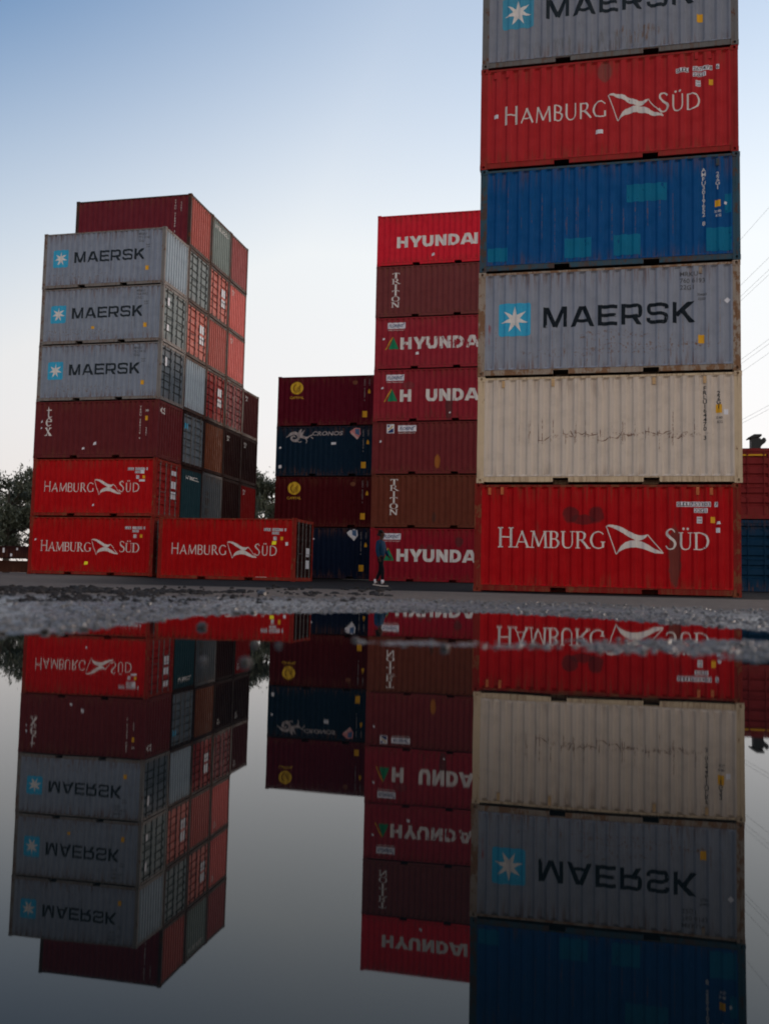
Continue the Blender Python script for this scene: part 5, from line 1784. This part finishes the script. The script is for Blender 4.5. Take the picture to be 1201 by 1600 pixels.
def build_person():
    px = pix(592, 913.2)
    base = Vector((-6.34, 28.37, 0))
    base.z = gz(base.x, base.y) + .006
    root = empty('person', base, RAD(-10))
    tag(root, 'person in a blue jacket and dark trousers walking past the red container', 'person')
    skin = plain('brown_skin', (.065, .03, .021), rough=.55, wear=.15)
    denim = plain('blue_denim', (.006, .034, .078), rough=.85, wear=.5, scale=9, wearcol=(.009, .045, .10))
    dark = plain('dark_trousers', (.005, .006, .010), rough=.9, wear=.3)
    hairm = plain('black_hair', (.008, .007, .007), rough=.6, wear=.3)
    white = plain('white_socks', (.62, .60, .64), rough=.8, wear=.2)
    shoe = plain('dark_shoe', (.03, .03, .04), rough=.6, wear=.2)
    sole = plain('pale_sole', (.50, .46, .42), rough=.7, wear=.2)
    # faces +x; y is left side away from the camera. heights in metres for a 1.77 m figure
    V, E, R = [], [], []
    def add(p, r, par=None):
        V.append(p); R.append(r)
        if par is not None: E.append((par, len(V) - 1))
        return len(V) - 1
    # body: pelvis root
    pel = add((0, 0, .95), (.13, .105)); wai = add((.0, 0, 1.10), (.125, .10), pel); che = add((.005, 0, 1.30), (.15, .11), wai)
    nb = add((-.005, 0, 1.46), (.085, .075), che); nk = add((.012, 0, 1.53), .055, nb); hd0 = add((.025, 0, 1.60), (.066, .076), nk)
    hd1 = add((.03, 0, 1.68), (.078, .098), hd0); hd2 = add((.022, 0, 1.735), (.062, .075), hd1)
    legs = {}
    for s, (hip, kn, an) in ((-1, ((.01, -.085, .90), (.11, -.085, .50), (.115, -.085, .10))), (1, ((-.01, .085, .90), (-.04, .085, .49), (-.20, .085, .115)))):
        a = add(hip, .082, pel); b = add(kn, .056, a); c_ = add(an, .038, b)
        add((an[0] + .10, an[1], an[2] - .055), .034, c_)
        sh = add((-.01, s * .185, 1.425), .058, che)
        if s < 0: el, wr, pm = (-.03, -.235, 1.15), (.035, -.235, .905), (.055, -.235, .85)
        else: el, wr, pm = (.05, .235, 1.16), (.19, .225, .96), (.225, .22, .915)
        e = add(el, .044, sh); w = add(wr, .029, e); add(pm, (.036, .018), w)
        legs[s] = (wr, pm)
    body = skin_mesh('body', V, E, R)
    fm = MB()
    for s in (-1, 1):
        wr, pm = (Vector(q) for q in legs[s])
        d = (pm - wr).normalized()
        fwd = Vector((1, 0, 0)); fwd = (fwd - d * fwd.dot(d)).normalized()
        for k, ln in enumerate((.068, .078, .073, .058)):
            b0 = pm + fwd * (.030 - .0195 * k) + d * .012
            b1 = b0 + d * ln * .5 + fwd * .004; b2 = b1 + d * ln * .42 + Vector((0, -s * .018, 0)) + fwd * .006
            fm.tube([b0, b1, b2], [.0092, .0085, .0062], 6)
        t0 = wr.lerp(pm, .45) + fwd * .024
        fm.tube([t0, t0 + fwd * .028 + d * .022, t0 + fwd * .034 + d * .056], [.011, .0095, .007], 6)
    # nose, ears, lips, eyes
    fm.tube([(.112, 0, 1.69), (.135, 0, 1.658), (.128, 0, 1.650)], [.007, .013, .008], 6)
    for s in (-1, 1):
        fm.tube([(.022, s * .078, 1.69), (.012, s * .090, 1.675), (.022, s * .079, 1.648)], [.010, .013, .009], 6)
        fm.tube([(.098, s * .030, 1.692), (.104, s * .038, 1.691)], [.009, .006], 6)
    fm.tube([(.104, -.022, 1.622), (.112, 0, 1.624), (.104, .022, 1.622)], [.006, .008, .006], 6)
    join_mb(body, fm)
    put('body', body, skin, root)
    # jacket
    V, E, R = [], [], []
    h = add((0, 0, .90), (.165, .150)); w = add((-.006, 0, 1.08), (.165, .145), h); c_ = add((-.006, 0, 1.30), (.185, .152), w); t = add((-.01, 0, 1.44), (.120, .10), c_); add((.006, 0, 1.515), (.070, .068), t)
    for s in (-1, 1):
        wr, pm = legs[s]
        sh = add((-.012, s * .195, 1.415), .078, c_)
        el = ((-.03, -.238, 1.15) if s < 0 else (.05, .238, 1.16))
        e = add(el, .063, sh)
        wv = Vector(el).lerp(Vector(wr), .93)
        add(tuple(wv), .048, e)
    put('jacket', skin_mesh('jacket', V, E, R), denim, root)
    # trousers
    V, E, R = [], [], []
    p0 = add((0, 0, .95), (.137, .112))
    add((0, 0, 1.0), (.13, .105), p0)
    for s, (hip, kn, an) in ((-1, ((.01, -.088, .86), (.112, -.088, .50), (.112, -.088, .19))), (1, ((-.012, .088, .86), (-.04, .088, .49), (-.168, .088, .20)))):
        a = add(hip, .095, p0); b = add(kn, .068, a); add(an, .054, b)
    put('trousers', skin_mesh('trousers', V, E, R), dark, root)
    # hair
    V, E, R = [], [], []
    a = add((-.028, 0, 1.70), (.082, .088)); b = add((.0, 0, 1.765), (.070, .082), a); add((.062, 0, 1.775), (.035, .055), b); add((-.052, 0, 1.63), (.045, .058), a)
    put('hair', skin_mesh('hair', V, E, R), hairm, root)
    # socks, shoes
    for s, an in ((-1, (.115, -.086, .10)), (1, (-.20, .086, .115))):
        mb = MB(); mb.tube([(an[0], an[1], an[2] - .03), (an[0], an[1], an[2] + .11)], [.047, .052], 10); put('sock', mb.mesh('sock', True), white, root)
        pitch = 0 if s < 0 else .28
        V, E, R = [], [], []
        z0 = an[2] - .062
        a = add((an[0] - .045, an[1], z0 + pitch * .10), (.036, .033)); b = add((an[0] + .05, an[1], z0), (.040, .034), a); add((an[0] + .165, an[1], z0 - .012 - pitch * .06), (.034, .020), b)
        add((an[0], an[1], z0 + .05), .042, b)
        put('shoe', skin_mesh('shoe', V, E, R), shoe, root)
        mb = MB()
        pts = [(-.085, -.032), (-.07, -.040), (.02, -.040), (.10, -.048), (.18, -.036), (.205, 0), (.18, .036), (.10, .046), (.02, .040), (-.07, .040), (-.085, .032)]
        def pz(x, zz): return zz - pitch * .42 * (x - .2)
        zb = 0.0 if s < 0 else 0.004
        lo = [(an[0] + x, an[1] + y, zb + (pitch * .42 * (.2 - x))) for x, y in pts]; hi = [(q[0], q[1], q[2] + .028) for q in lo]
        mb.poly(lo[::-1]); mb.poly(hi)
        for i in range(len(lo)):
            j = (i + 1) % len(lo); mb.poly([lo[i], lo[j], hi[j], hi[i]])
        put('sole', mb.mesh('sole'), sole, root)


build_person()
